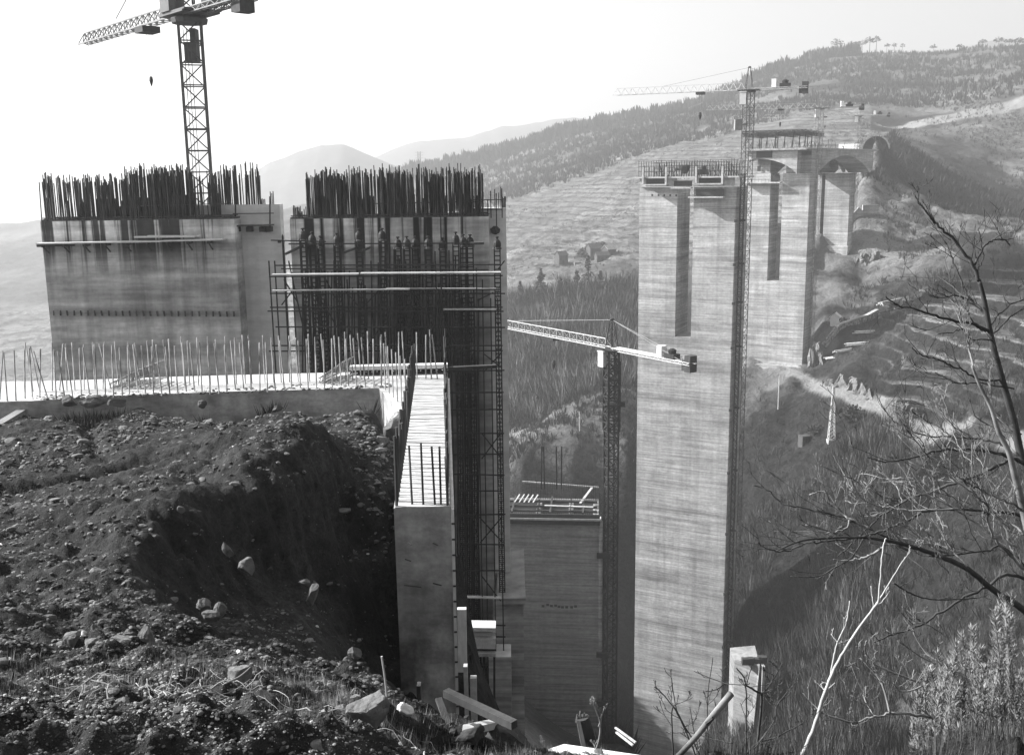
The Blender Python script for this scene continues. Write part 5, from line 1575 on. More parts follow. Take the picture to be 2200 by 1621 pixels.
# the closed row of trees along the descending ridge: no one could count them
def sel_ridge(r, n):
    U = r.uniform(-.12, .33, n); V = np.log(r.uniform(1215, 1275, n))
    return U, V
shrubs(1500, sel_ridge, 5, 17, 16, .10, 'ridge_wood', M['wood_dark'], .25, 33)
# round dark bush beside the road and a few bushes of the hamlet
def bush(px, py, Y, Rr, label, seed, mat='wood_dark', n=420, group='dark bushes on the slope'):
    p = gpos(px, py, Y)
    r = random.Random(seed)
    o = empty('bush', p, label, 'bush', group)
    mb = MB()
    for i in range(n):
        d = Vector((r.gauss(0, 1), r.gauss(0, 1), r.gauss(0, 1))).normalized() * Rr * r.random() ** .35
        d.z = abs(d.z) * .9
        c = p + d
        s = Rr * r.uniform(.06, .15)
        d1 = Vector((r.uniform(-1, 1), r.uniform(-1, 1), r.uniform(-1, 1))).normalized() * s
        d2 = Vector((r.uniform(-1, 1), r.uniform(-1, 1), r.uniform(-1, 1))).normalized() * s
        mb.add([c - d1, c - d2, c + d1, c + d2], [(0, 1, 2, 3)])
    mb.build('crown', M[mat], o)
    mb = MB()
    for i in range(4): mb.bar(p - ZU * .3, p + Vector((r.uniform(-.4, .4) * Rr, r.uniform(-.4, .4) * Rr, Rr * .6)), .06 * Rr * .4)
    mb.build('stem', M['bark_dark'], o)
bush(1972, 884, 270, 2.6, 'round dark bush beside the road between the two rock cuttings', 1)
bush(1830, 912, 285, 4.2, 'wide dark bush standing in for the shadow right of the pylon', 2)  # dark foliage in place of the shadow patch by the pylon
bush(1757, 893, 291, 3.0, 'dark bush standing in for the shadow right of the boxy hut below the road', 3)  # dark foliage in place of the shadow cast by the hut
bush(1258, 552, 570, 5, 'dark bush left of the tallest house of the hamlet', 4)
bush(1290, 545, 575, 5.5, 'dark bush behind the tallest house of the hamlet', 5)
bush(2030, 628, 350, 4.0, 'dark bush on the terraces behind the bare tree', 6)
# ------------------------------------------------------------------ stones and rubble of the near ground
def ico():
    t_ = (1 + 5 ** .5) / 2
    v = np.array([(-1, t_, 0), (1, t_, 0), (-1, -t_, 0), (1, -t_, 0), (0, -1, t_), (0, 1, t_), (0, -1, -t_), (0, 1, -t_), (t_, 0, -1), (t_, 0, 1), (-t_, 0, -1), (-t_, 0, 1)], float)
    v /= np.linalg.norm(v[0])
    f = [(0, 11, 5), (0, 5, 1), (0, 1, 7), (0, 7, 10), (0, 10, 11), (1, 5, 9), (5, 11, 4), (11, 10, 2), (10, 7, 6), (7, 1, 8), (3, 9, 4), (3, 4, 2), (3, 2, 6), (3, 6, 8), (3, 8, 9), (4, 9, 5), (2, 4, 11), (6, 2, 10), (8, 6, 7), (9, 8, 1)]
    return v, f
def subdiv(v, f):
    v = [tuple(p) for p in v]; cache = {}; out = []
    def mid(a, b):
        k = (min(a, b), max(a, b))
        if k not in cache:
            m_ = (np.array(v[a]) + np.array(v[b])) / 2
            v.append(tuple(m_ / np.linalg.norm(m_))); cache[k] = len(v) - 1
        return cache[k]
    for a, b, c in f:
        x, y, z = mid(a, b), mid(b, c), mid(c, a)
        out += [(a, x, z), (b, y, x), (c, z, y), (x, y, z)]
    return np.array(v), out
IV, IF = ico()
IV1, IF1 = subdiv(IV, IF)
IV3, IF3 = subdiv(*subdiv(IV1, IF1))
def cut_rock(v, r, cuts, rough):
    """an angular stone: a ball with planes sliced off, then roughened"""
    v = v.copy()
    for k in range(cuts):
        n = r.normal(size=3); n /= np.linalg.norm(n)
        d = r.uniform(.45, .85)
        s = v @ n
        v -= np.outer(np.maximum(s - d, 0), n)
    v *= (1 + rough * r.normal(size=(len(v), 1)) * .5)
    return v
def rubble(n, ulo, uhi, ylo, yhi, slo, shi, name, mat, seed, keep=None, sub=0, sink=.35, prop=True):
    r = np.random.default_rng(seed)
    bv, bf = (IV, IF) if sub == 0 else (IV1, IF1)
    protos = [cut_rock(bv, r, 7, .05) for _ in range(14)]
    U = r.uniform(ulo, uhi, n); V = r.uniform(math.log(ylo), math.log(yhi), n)
    Y = np.exp(V); X = U * Y
    if keep is not None:
        k = keep(X, Y, U, r); X, Y, U = X[k], Y[k], U[k]
    Z = height(X, Y)
    n = len(X)
    S = (slo + (shi - slo) * r.random(n) ** 4) * (Y / 12 if prop else 1)
    pid = r.integers(0, len(protos), n)
    A = r.random(n) * 2 * np.pi
    st = np.stack([S * r.uniform(.7, 1.3, n), S * r.uniform(.6, 1.1, n), S * r.uniform(.35, .75, n)], 1)
    P = np.stack(protos)[pid] * st[:, None, :]
    ca, sa = np.cos(A)[:, None], np.sin(A)[:, None]
    x, y = P[..., 0] * ca - P[..., 1] * sa, P[..., 0] * sa + P[..., 1] * ca
    W = np.stack([x + X[:, None], y + Y[:, None], P[..., 2] + (Z + st[:, 2] * sink * r.uniform(-.6, 1.0, n))[:, None]], -1)
    F = np.array(bf)
    faces = (F[None] + (np.arange(n) * len(bv))[:, None, None]).reshape(-1, 3)
    return tag(np_mesh(name, W.reshape(-1, 3), faces, mat), kind='stuff')
def k_field(X, Y, U, r):
    wall = (U > -.125 + .0) & (Y > 15.5)
    dens = .35 + 1.6 * (fbm(X * .25, Y * .25, 4, .6) + .18)
    smooth = (Y > 20) & (X > -9) & (X < -5) & (Y < 26)
    steep = np.maximum(np.abs(height(X + .12, Y, False) - height(X, Y, False)), np.abs(height(X, Y + .12, False) - height(X, Y, False))) > .085
    dens = np.where(steep, .1, dens)
    return (~wall) & (r.random(len(X)) < np.where(smooth, dens * .35, dens)) & (Y < 27.6)
rubble(30000, -.68, -.1, 7.0, 27.6, .010, .050, 'rubble', M['stone'], 3, k_field)
rubble(700, -.68, -.1, 7.5, 27.4, .03, .095, 'rubble', M['stone'], 4, k_field, 1)
rubble(70, -.68, -.1, 7.5, 27.4, .02, .06, 'rubble', M['whitestone'], 14, k_field, 1)
rubble(16000, -.7, .12, 3.4, 8.0, .012, .055, 'rubble', M['stone'], 5, lambda X, Y, U, r: r.random(len(X)) < .3 + 1.4 * fbm(X * .6, Y * .6, 3))
rubble(380, -.7, .1, 3.6, 8.0, .04, .12, 'rubble', M['stone'], 6, None, 1)
rubble(900, -.16, -.105, 18, 26.5, .012, .07, 'rubble', M['stone'], 7, lambda X, Y, U, r: (X < -2.15 - (Y - 17) * .045) & (Y > 20.5), 1)
# clods of dark earth
M['clod'] = gmat('dark_clods', .034, [((3, 3, 3), .6, 1.5, .3, .7), ((25, 25, 25), .6, 1.5, .3, .7)], bump=((40, 40, 40), .8, .01))
rubble(24000, -.7, .2, 3.4, 26, .015, .07, 'clods', M['clod'], 8, lambda X, Y, U, r: (Y < 8) | k_field(X, Y, U, r))
# aggregate spilled along the slab edge
def spill(n, seed):
    r = np.random.default_rng(seed)
    V, F = [], []
    for i in range(n):
        t_ = r.random()
        px = 60 + 790 * t_
        p = on_z(px, 862 - 30 * (px + 8) / 826 - r.random() ** 2 * 12 + 2, ZS)
        s = .015 + .07 * r.random() ** 3
        b = cut_rock(IV, r, 6, .05) * np.array([s, s, s * .6]) + np.array(p) + np.array([0, .1, s * .2])
        F += [tuple(a + len(V) for a in f) for f in IF]
        V += [tuple(q) for q in b]
    o = MB().add(V, F).build('spilled_aggregate', M['stone'])
    return tag(o, kind='stuff')
spill(420, 5)

def boulder(px, py, Y, wd, ht, label, seed, mat='stone', group='boulders in the rubble', dp=None, rot=None, lift=0.0, name='boulder', cat='boulder', cuts=9):
    r = np.random.default_rng(seed)
    v = cut_rock(IV3, r, cuts, .0)
    nn = fbm(v[:, 0] * 2.2 + seed, v[:, 1] * 2.2 + v[:, 2] * 1.7, 4, .6)
    v = v * (1 + .16 * nn[:, None])
    a = r.random() * 6.28 if rot is None else rot
    v = v * np.array([wd / 2, (dp or wd * .7) / 2, ht / 2])
    c, s = math.cos(a), math.sin(a)
    if rot is not None:       # tilt in the picture's plane
        v = np.stack([v[:, 0] * c - v[:, 2] * s, v[:, 1], v[:, 0] * s + v[:, 2] * c], 1)
    p = at(px, py, Y) + ZU * lift
    if Y < 12: p.z = max(p.z, ground(p.x, p.y) + ht * (.5 if wd > .28 and Y < 6 else .25))
    v = v + np.array(p)
    o = MB().add(v, IF3).build(name, M[mat], origin=p, smooth=False)
    return tag(o, label, cat, group)
B = [(782, 1552, 5.6, .34, .25, 'largest dark boulder with a bright edge low in the bank, beside the white stone', 'stone', .75), (268, 1396, 8.0, .32, .17, 'long boulder leading the row on the crest of the bank', 'stone', -.2), (322, 1402, 7.8, .15, .19, 'upright boulder ending the row on the crest of the bank', 'stone', .2),
     (198, 1404, 7.8, .16, .09, 'flat pale boulder starting the row on the crest of the bank', 'stone', .1), (160, 1388, 8.2, .17, .16, 'dark round boulder behind the flat pale one on the bank crest', 'stone', 0), (182, 1380, 8.4, .07, .09, 'small white-faced boulder on top of the dark round one', 'whitestone', .2),
     (535, 1220, 13.2, .29, .30, 'squarish pale boulder alone in the black pit', 'stone', -.5), (672, 1276, 14.2, .20, .42, 'tall narrow pale boulder in the black pit', 'stone', -.25), (655, 1250, 14.4, .2, .14, 'small flat boulder touching the tall narrow one in the pit', 'stone', .2),
     (490, 1180, 13.6, .16, .28, 'thin slab-like boulder under the rim of the pit', 'stone', .6), (512, 1452, 6.6, .22, .19, 'broad flat-faced stone set in the near face of the bank', 'stone', .3), (325, 1480, 6.2, .13, .08, 'low boulder in the bank left of the broad flat-faced stone', 'stone', 0),
     (870, 1523, 6.4, .13, .09, 'bright white stone lying right of the largest dark boulder', 'whitestone', -.3), (740, 1095, 20.2, .35, .12, 'flat stone on the lip of the pit nearest the wing wall', 'stone', .1), (840, 922, 24.6, .75, .5, 'biggest pale stone of the heap against the wing wall', 'stone', .3), (850, 895, 25.6, .5, .3, 'second pale stone on top of the heap against the wing wall', 'whitestone', -.2),
     (815, 945, 24.0, .45, .35, 'pale stone at the foot of the heap against the wing wall', 'stone', .2), (150, 862, 27.6, .5, .45, 'rough dark boulder on the kerb, first of the three on the slab edge', 'stone', .3), (200, 862, 27.6, .7, .4, 'broad boulder on the slab edge, second of the three', 'stone', 0), (252, 864, 27.5, .6, .3, 'low pale boulder on the slab edge, third of the three', 'stone', .1),
     (435, 868, 27.6, .3, .24, 'lone round boulder below the slab wall', 'stone', 0), (595, 876, 27.2, .4, .22, 'flat boulder under the bush at the slab wall', 'stone', .2), (600, 1030, 18.2, .26, .1, 'white oval stone on the field above the pit rim', 'whitestone', .05), (575, 1032, 18.2, .14, .12, 'small white stone next to the white oval one', 'whitestone', 0),
     (430, 1078, 16.0, .24, .14, 'bright wedge stone on the dark field above the pit', 'whitestone', .2), (148, 1080, 16.6, .22, .2, 'pale grassy lump alone in the left part of the field', 'stone', 0), (245, 1212, 12.6, .2, .22, 'pale stone on the left corner of the pit rim', 'stone', .4), (268, 1225, 12.2, .17, .18, 'second stone on the left corner of the pit rim', 'stone', -.3),
     (204, 1352, 9.0, .07, .14, 'small upright stone behind the crest of the bank', 'stone', .1), (103, 1330, 9.4, .18, .1, 'pale low stone in the field behind the bank crest', 'stone', .1), (440, 1302, 10.2, .16, .2, 'first stone of the pile tumbling into the pit', 'stone', .5), (455, 1320, 9.9, .2, .14, 'second stone of the pile tumbling into the pit', 'stone', -.4), (475, 1312, 10.0, .14, .2, 'third stone of the pile tumbling into the pit', 'stone', .2),
     (212, 1248, 11.9, .2, .12, 'flat stone left of the pit rim stones', 'stone', 0), (760, 1402, 11.5, .2, .2, 'dim boulder low in the pit before the wing wall', 'stone', .4), (590, 1395, 9.2, .18, .14, 'dim stone on the far side of the bank crest', 'stone', .1)]
for i, (px, py, Y, wd, ht, lb, m_, rt) in enumerate(B):
    boulder(px, py, Y, wd, ht, lb, 100 + i, m_, rot=rt, cuts=7 if i == 0 else 9)

# dry grass and roots on the bank
def sel_bank(r, n):
    U = r.uniform(-.64, -.17, n); V = np.log(r.uniform(4.4, 7.6, n))
    Y = np.exp(V); X = U * Y
    k = fbm(X * .9 + 4, Y * .9, 3) + .2 * sstep(Y, 5.5, 7.2) > .08
    return U[k], V[k]
shrubs(14000, sel_bank, .012, .05, 7, .07, 'dry_grass', M['grass_dry'], 1.8, 51, 1.6)
def sel_bank2(r, n):
    U = r.uniform(-.16, .1, n); V = np.log(r.uniform(5.0, 7.4, n))
    return U, V
shrubs(2500, sel_bank2, .012, .05, 7, .06, 'dry_grass', M['grass_dry'], 1.8, 52, 1.6)
M['sunlit_lump'] = gmat('sunlit_soil_lumps', .26, [((3, 3, 3), .6, 1.4, .3, .7), ((25, 25, 25), .6, 1.4, .3, .7)], bump=((50, 50, 50), .8, .008))  # paler soil puts the sun grazing the bank into its colour
rubble(22000, -.66, -.15, 3.6, 7.4, .012, .045, 'sunlit_lumps', M['sunlit_lump'], 15, lambda X, Y, U, r: r.random(len(X)) < .35 + 1.3 * fbm(X * .8 + 3, Y * .8, 3) + .25 * (U < -.35))  # thicker to the left, where the bank is to look lit
def sel_right(r, n):
    U = r.uniform(.2, .6, n); V = np.log(r.uniform(6.4, 8.5, n))
    return U, V
shrubs(1600, sel_right, .06, .2, 8, .018, 'dry_grass', M['scrub_pale'], .5, 53, .5)
def sel_slabedge(r, n):
    U = r.uniform(-.45, -.14, n); V = np.log(r.uniform(26.6, 27.9, n))
    return clumped(r, U, V, .6, .15)
shrubs(500, sel_slabedge, .1, .4, 12, .04, 'undergrowth', M['scrub_dark'], .8, 54, .5)
mb = MB()
r_ = random.Random(3)
for i in range(230):
    px = r_.uniform(60, 940) if i % 3 else r_.uniform(120, 520)
    Y = r_.uniform(4.3, 6.6)
    c = at(px, 1500, Y)
    p = Vector((c.x, c.y, ground(c.x, c.y) + .01))
    d = Vector((r_.uniform(-1, 1), r_.uniform(-.8, .5), r_.uniform(-.2, .7))).normalized()
    L, n = r_.uniform(.12, .5), 9
    pts = [p.copy()]
    for k in range(n):
        d = (d + Vector((r_.gauss(0, .3), r_.gauss(0, .25), r_.gauss(0, .2)))).normalized()
        p = p + d * L / n
        g_ = ground(p.x, p.y)
        p.z = min(max(p.z, g_ + .01), g_ + .07)
        pts.append(p.copy())
    r0 = r_.choice((.002, .0025, .003, .005))
    mb.tube(pts, [r0 * (1 - .7 * k / n) for k in range(n + 1)], 4)
tag(mb.build('tangled_roots', M['root'], smooth=True), kind='stuff')

# ------------------------------------------------------------------ bare trees and twigs on the near right
def smooth_line(pts, n=5):
    out = []
    for i in range(len(pts) - 1):
        p0, p1, p2, p3 = pts[max(i - 1, 0)], pts[i], pts[i + 1], pts[min(i + 2, len(pts) - 1)]
        for k in range(n):
            t_ = k / n
            out.append(.5 * ((2 * p1) + (p2 - p0) * t_ + (2 * p0 - 5 * p1 + 4 * p2 - p3) * t_ ** 2 + (3 * p1 - p0 - 3 * p2 + p3) * t_ ** 3))
    out.append(pts[-1])
    return out
def limb(mb, px_pts, Y0, Y1, w0, w1, n=6, twigs=0, rnd=None, tl=.45, tr=.0042):
    """one limb through photograph points, running in depth from Y0 to Y1; widths in photograph pixels"""
    m_ = len(px_pts)
    pts = [at(x, y, Y0 + (Y1 - Y0) * i / (m_ - 1)) for i, (x, y) in enumerate(px_pts)]
    pts = smooth_line(pts)
    L = len(pts)
    jt = .006 if w0 < 14 else .002
    jt = 0.0015 if w0 in (15, 12) or n == 5 else jt
    pts = [p + Vector((rnd.gauss(0, jt), rnd.gauss(0, jt), rnd.gauss(0, jt))) if 0 < i < L - 1 else p for i, p in enumerate(pts)]
    rs = [max(.0032, (w0 + (w1 - w0) * (i / (L - 1)) ** .8) / 2 * (Y0 + (Y1 - Y0) * i / (L - 1)) / FPX) for i in range(L)]
    mb.tube(pts, rs, n)
    for k in range(int(twigs * 1.7)):
        i = rnd.randrange(2, L - 1)
        twig(mb, pts[i], (pts[i] - pts[i - 1]).normalized(), rnd.uniform(.3, 1) * tl, min(tr, rs[i] * .7), rnd, 3)
def twig(mb, p, d, L, r0, rnd, depth):
    side = Vector((rnd.uniform(-1, 1), rnd.uniform(-.7, .7), rnd.uniform(-.5, 1.0)))
    d = (d * .7 + side * .75).normalized()
    n = 6
    pts, q = [p], p
    for k in range(n):
        d = (d + Vector((rnd.gauss(0, .09), rnd.gauss(0, .08), rnd.gauss(.05, .08)))).normalized()
        q = q + d * L / n
        pts.append(q)
    mb.tube(pts, [max(.0022, r0 * (1 - .65 * k / n)) for k in range(n + 1)], 4)
    if depth > 0:
        for k in range(rnd.choice((1, 1, 2))):
            i = rnd.randrange(2, n)
            twig(mb, pts[i], (pts[i] - pts[i - 1]).normalized(), L * rnd.uniform(.4, .7), r0 * .7, rnd, depth - 1)
def z5(l): return [(1600 + x / 3.667, 380 + y / 3.667) for x, y in l]
def z6(l): return [(1600 + x / 3.667, 780 + y / 3.667) for x, y in l]
def z7(l): return [(1400 + x / 2.75, 1150 + y / 2.75) for x, y in l]
rd = random.Random(17)
YT = 9.5
gT = at(2275, 1600, YT); gz = ground(gT.x, gT.y)
tA = empty('bare_tree', Vector((gT.x, gT.y, gz)), 'tall dark leafless tree leaning in at the right edge with long arching limbs', 'tree', 'bare trees on the near bank')
mb = MB()
trunk_px = [(2262, 1500), (2258, 1380), (2240, 1180), (2215, 1040), (2192, 971), (2178, 905), (2143, 780), (2126, 707), (2115, 647), (2104, 604)]
pts = [Vector((gT.x, gT.y, gz - .3))] + [at(x, y, YT) for x, y in trunk_px]
pts = smooth_line(pts)
mb.tube(pts, [.062 - .043 * (i / (len(pts) - 1)) for i in range(len(pts))], 8)
mb.build('trunk', M['bark_dark'], tA, smooth=True)
mb = MB()
limb(mb, [(2104, 604), (2091, 571), (2064, 533), (2031, 497), (2004, 473), (1982, 448), (1965, 418)], YT, YT, 9, 2.5, 6, 5, rd, .35)
for l, w0, w1, tw_, y1 in (([(1810, 690), (1870, 570), (1940, 510), (2040, 490), (2090, 540)], 7, 3, 3, .3), ([(1830, 740), (1880, 640), (1860, 520), (1840, 420)], 4, 2, 2, -.3), ([(1900, 1100), (1870, 1050), (1770, 960), (1720, 860), (1650, 680), (1610, 570), (1570, 500)], 10, 2.5, 5, .4), ([(1770, 970), (1660, 940), (1580, 940), (1510, 910)], 6, 2, 3, -.4),
                   ([(1760, 960), (1620, 850), (1510, 780)], 4, 2, 2, .5), ([(1920, 1210), (1780, 1150), (1600, 1120), (1450, 1080), (1330, 1040), (1200, 1010), (1110, 940)], 10, 3, 6, -.6), ([(1930, 1170), (2000, 1080), (2120, 1000), (2200, 960)], 5, 3, 3, .5), ([(1950, 1240), (2060, 1130), (2200, 1030), (2300, 960)], 5, 3, 2, .5),
                   ([(1980, 1395), (1950, 1290), (1790, 1280), (1720, 1200), (1620, 1225), (1520, 1240)], 5, 3, 3, -.3), ([(2040, 1600), (1830, 1590), (1740, 1530), (1620, 1480), (1500, 1430), (1400, 1410), (1320, 1340)], 6, 3, 5, -.5)):
    limb(mb, z5(l), YT, YT + y1, w0 * .85, w1 * .8, 6, tw_, rd, .45)
for l, w0, w1, tw_, y1 in (([(2230, 800), (2110, 750), (2000, 710), (1800, 680), (1600, 680), (1440, 710), (1200, 770), (1080, 770), (960, 740)], 12, 3, 6, -.7), ([(2200, 760), (2110, 745), (1900, 850), (1700, 930), (1480, 1005), (1330, 1060), (1180, 1130), (1050, 1220), (930, 1340), (800, 1460), (730, 1520)], 13, 3, 8, .6),
                   ([(2300, 1300), (2200, 1220), (2080, 1175), (1900, 1170), (1700, 1145), (1430, 1160), (1300, 1230), (1100, 1310), (900, 1370), (600, 1400), (470, 1420), (330, 1480), (200, 1470), (100, 1410)], 12, 3, 10, -.8), ([(2060, 660), (1950, 620), (1800, 590), (1600, 580), (1370, 560), (1280, 500), (1180, 460), (1090, 350)], 7, 2.5, 5, .4),
                   ([(1625, 570), (1580, 540), (1520, 500), (1450, 460), (1310, 370)], 4, 2.5, 3, .2), ([(2120, 200), (1850, 155), (1700, 160), (1620, 140), (1500, 70)], 5, 2, 3, -.3), ([(1300, 1480), (1150, 1390), (1000, 1310), (850, 1240), (700, 1190), (460, 1140), (290, 1100), (180, 1000), (60, 960)], 8, 3, 6, .3),
                   ([(1430, 1165), (1500, 1010), (1450, 1040), (1380, 1150)], 4, 2.5, 1, 0), ([(2180, 560), (2050, 540), (1950, 500), (1800, 400)], 5, 2.5, 3, .3)):
    limb(mb, z6(l), YT, YT + y1, w0 * .8, w1 * .8, 6, tw_, rd, .5)
limb(mb, z7([(2380, 640), (2200, 440), (2030, 330), (1870, 200), (1700, 120), (1550, 70), (1400, 30), (1230, 10), (1000, 15), (850, 40), (740, 90)]), YT, YT - 1.2, 18, 3, 8, 10, rd, .5)
limb(mb, z7([(2250, 260), (2090, 230), (1980, 300), (1820, 380), (1690, 470), (1560, 540), (1400, 590), (1310, 630)]), YT, YT - .9, 9, 3, 6, 6, rd, .4)
limb(mb, z7([(2200, 180), (2080, 70), (1980, 90), (1800, 110), (1640, 120)]), YT, YT - .5, 7, 3, 6, 5, rd, .4)
limb(mb, z7([(1250, 20), (1180, 130), (1080, 190), (980, 240), (820, 240)]), YT - 1, YT - 1.2, 4, 2.5, 5, 3, rd, .35)
limb(mb, z7([(1430, 280), (1530, 340), (1650, 375), (1830, 375), (1930, 365)]), YT - 1, YT - .6, 4, 3, 5, 4, rd, .35)
mb.build('branches', M['bark_dark'], tA, smooth=True)

gT = at(2330, 1600, 8.6); gz = ground(gT.x, gT.y)
tB = empty('bare_tree', Vector((gT.x, gT.y, gz)), 'pale slender leafless tree beside the tall dark one, its thin stems lit from the left', 'tree', 'bare trees on the near bank')
mb = MB()
pts = smooth_line([Vector((gT.x, gT.y, gz - .3)), at(2290, 1500, 8.6), at(2235, 1250, 8.6)] + [at(x, y, 8.7) for x, y in z6([(2200, 1180), (2170, 1050), (2130, 900), (2080, 700), (2000, 540), (1940, 350), (1850, 170), (1790, 20)])])
mb.tube(pts, [.045 - .034 * (i / (len(pts) - 1)) for i in range(len(pts))], 7)
mb.build('trunk', M['bark'], tB, smooth=True)
mb = MB()
limb(mb, z5([(1810, 1550), (1790, 1440), (1760, 1330), (1770, 1240), (1690, 1130), (1710, 1030)]), 8.7, 9.2, 5, 2, 5, 6, rd, .3)
for l, w0, w1, tw_, y1 in (([(2250, 1680), (2180, 1600), (2020, 1440), (1950, 1350), (1910, 1230), (1920, 1150), (1850, 1060), (1700, 960), (1530, 830), (1430, 710), (1300, 560)], 8, 2.5, 12, -.5), ([(2150, 1450), (2000, 1370), (1870, 1280), (1620, 1130), (1450, 1030), (1320, 960), (1280, 915), (1160, 910)], 7, 2.5, 10, .3), ([(1700, 1150), (1300, 1160), (1120, 1130), (1000, 1100), (870, 1105), (790, 1080)], 5, 2.5, 7, .3),
                   ([(980, 1300), (840, 1230), (780, 1190), (680, 1090), (620, 1010), (510, 1035)], 6, 3, 4, .2), ([(830, 1235), (800, 1300), (700, 1330), (590, 1330), (480, 1270)], 4, 2.5, 3, 0), ([(1560, 1520), (1480, 1440), (1400, 1400), (1320, 1390), (1250, 1380)], 9, 4, 3, .2), ([(1090, 1450), (1000, 1500), (900, 1545), (800, 1555), (700, 1545)], 6, 3, 3, 0),
                   ([(2200, 1350), (2100, 1260), (1950, 1180), (1800, 1020), (1650, 900), (1560, 780)], 6, 2.5, 9, .5), ([(2250, 1200), (2100, 1100), (1950, 1040), (1800, 960), (1700, 900)], 6, 3, 6, -.2), ([(2190, 1620), (2100, 1450), (2050, 1290), (1960, 1200), (1900, 1130)], 7, 3, 6, .2), ([(1600, 1500), (1450, 1430), (1330, 1330), (1250, 1250)], 4, 2.5, 5, 0), ([(1750, 1600), (1640, 1480), (1500, 1420)], 4, 2.5, 4, .2)):
    limb(mb, z6(l), 8.7, 8.7 + y1, w0, w1, 6, tw_, rd, .38, .0036)
for k in range(26):
    x, y = rd.uniform(1820, 2190), rd.uniform(900, 1250)
    limb(mb, [(x, y), (x - rd.uniform(10, 50), y - rd.uniform(20, 60)), (x - rd.uniform(20, 110), y - rd.uniform(50, 130))], 8.8, 8.8 + rd.uniform(-.5, .5), 3, 2, 4, 2, rd, .25, .003)
mb.build('branches', M['bark'], tB, smooth=True)

# sapling lit white, the sunlight put into its pale bark colour
b_ = at(1700, 1660, 7.4); gz = ground(b_.x, b_.y)
tC = empty('sapling', Vector((b_.x, b_.y, gz)), 'thin leafless sapling lit white, forking upward at the bottom right', 'sapling', 'bare trees on the near bank')
mb = MB()
limb(mb, [(1690, 1690)] + z7([(890, 1295), (960, 1130), (1010, 970), (1060, 830), (1120, 710), (1200, 580), (1310, 430), (1340, 380), (1355, 200), (1370, 60)]) + [(1904, 1155)], 7.4, 7.6, 12, 2.5, 7, 0, rd)
mb.build('trunk', M['bark_pale'], tC, smooth=True)
mb = MB()
for l, w0, w1 in (([(1310, 430), (1350, 370), (1430, 240), (1500, 125)], 6, 3.5), ([(1060, 830), (1075, 720), (1100, 630), (1150, 510), (1170, 385)], 6, 4), ([(1305, 430), (1360, 390), (1410, 325)], 4, 2.5), ([(1310, 430), (1305, 360)], 3, 2), ([(1030, 915), (1010, 900), (1000, 875)], 4, 3), ([(1030, 915), (1060, 890), (1085, 868)], 4, 3), ([(1100, 635), (1060, 580)], 3, 2), ([(1105, 635), (1180, 610)], 3, 2)):
    limb(mb, z7(l), 7.55, 7.6, w0 * .8, w1 * .75, 5, 1, rd, .12, .003)
mb.build('branches', M['bark_pale'], tC, smooth=True)
# low grey limb and brush between sapling and evergreen
b_ = at(2060, 1640, 8); gz = ground(b_.x, b_.y)
tD = empty('brushwood', Vector((b_.x, b_.y, gz)), 'sprawling grey brush with curled twigs between the sapling and the feathery shrub', 'brushwood', 'bare trees on the near bank')
mb = MB()
limb(mb, [(2075, 1660)] + z7([(1760, 1095), (1640, 1070), (1450, 1050), (1320, 1070), (1200, 1100), (1030, 1055), (960, 1020)]), 8, 7.8, 10, 3, 6, 7, rd, .3)
for l, w0, w1 in (([(1650, 1070), (1550, 980), (1540, 880), (1550, 790)], 5, 2.5), ([(1410, 1045), (1370, 900), (1330, 830), (1230, 720)], 6, 3), ([(1560, 860), (1430, 810), (1320, 760), (1260, 680), (1270, 620)], 6, 3), ([(1320, 1070), (1270, 990), (1180, 970)], 4, 2.5), ([(1320, 1070), (1260, 970), (1250, 910)], 4, 2.5), ([(1600, 885), (1520, 920), (1460, 910), (1430, 870)], 5, 3), ([(1720, 580), (1640, 530), (1540, 500), (1480, 420)], 4, 2.5), ([(1690, 740), (1620, 690), (1550, 580), (1550, 560)], 4, 2.5), ([(1680, 755), (1600, 720), (1450, 620)], 5, 2.5)):
    limb(mb, z7(l), 7.9, 7.9 + rd.uniform(-.3, .3), w0, w1, 5, 3, rd, .25, .003)
mb.build('branches', M['bark'], tD, smooth=True)
# dark twigs at the foot of the tallest pier
b_ = at(1605, 1670, 7); gz = ground(b_.x, b_.y)
tE = empty('brushwood', Vector((b_.x, b_.y, gz)), 'thin dark leafless brush in front of the foot of the tallest pier', 'brushwood', 'bare trees on the near bank')
mb = MB()
for l, w0, w1, tw_ in (([(565, 1420), (560, 1295), (558, 1080), (555, 870), (500, 780)], 5, 3, 5), ([(555, 880), (430, 870), (250, 800)], 3, 2, 2), ([(430, 875), (380, 910), (320, 920)], 3, 2, 0), ([(555, 880), (620, 920), (650, 945), (640, 1100), (620, 1290), (620, 1400)], 4, 8, 3), ([(130, 1420), (128, 1295), (120, 1040), (150, 990)], 5, 3, 2), ([(300, 1400), (200, 1150), (120, 1000), (20, 890)], 4, 2.5, 3), ([(320, 1380), (240, 1200), (150, 1030), (118, 840)], 4, 2, 3), ([(280, 1300), (250, 1150), (225, 1010)], 3, 2, 1),
                   ([(480, 1225), (350, 1200), (240, 1165), (130, 1165)], 3, 2, 2), ([(340, 1300), (330, 1000), (362, 720)], 3, 2, 2), ([(550, 1300), (620, 1230), (730, 1190), (890, 1110)], 6, 2.5, 7), ([(620, 1280), (750, 1290), (870, 1270)], 5, 3, 3), ([(640, 940), (700, 880), (775, 750)], 3, 2, 3), ([(600, 1260), (720, 1100), (740, 1000), (840, 880)], 4, 2, 5), ([(560, 880), (590, 770)], 2.5, 2, 0)):
    limb(mb, z7(l), 7.0, 7 + rd.uniform(-.4, .4), w0, w1, 5, tw_, rd, .2, .003)
mb.build('branches', M['bark_dark'], tE, smooth=True)
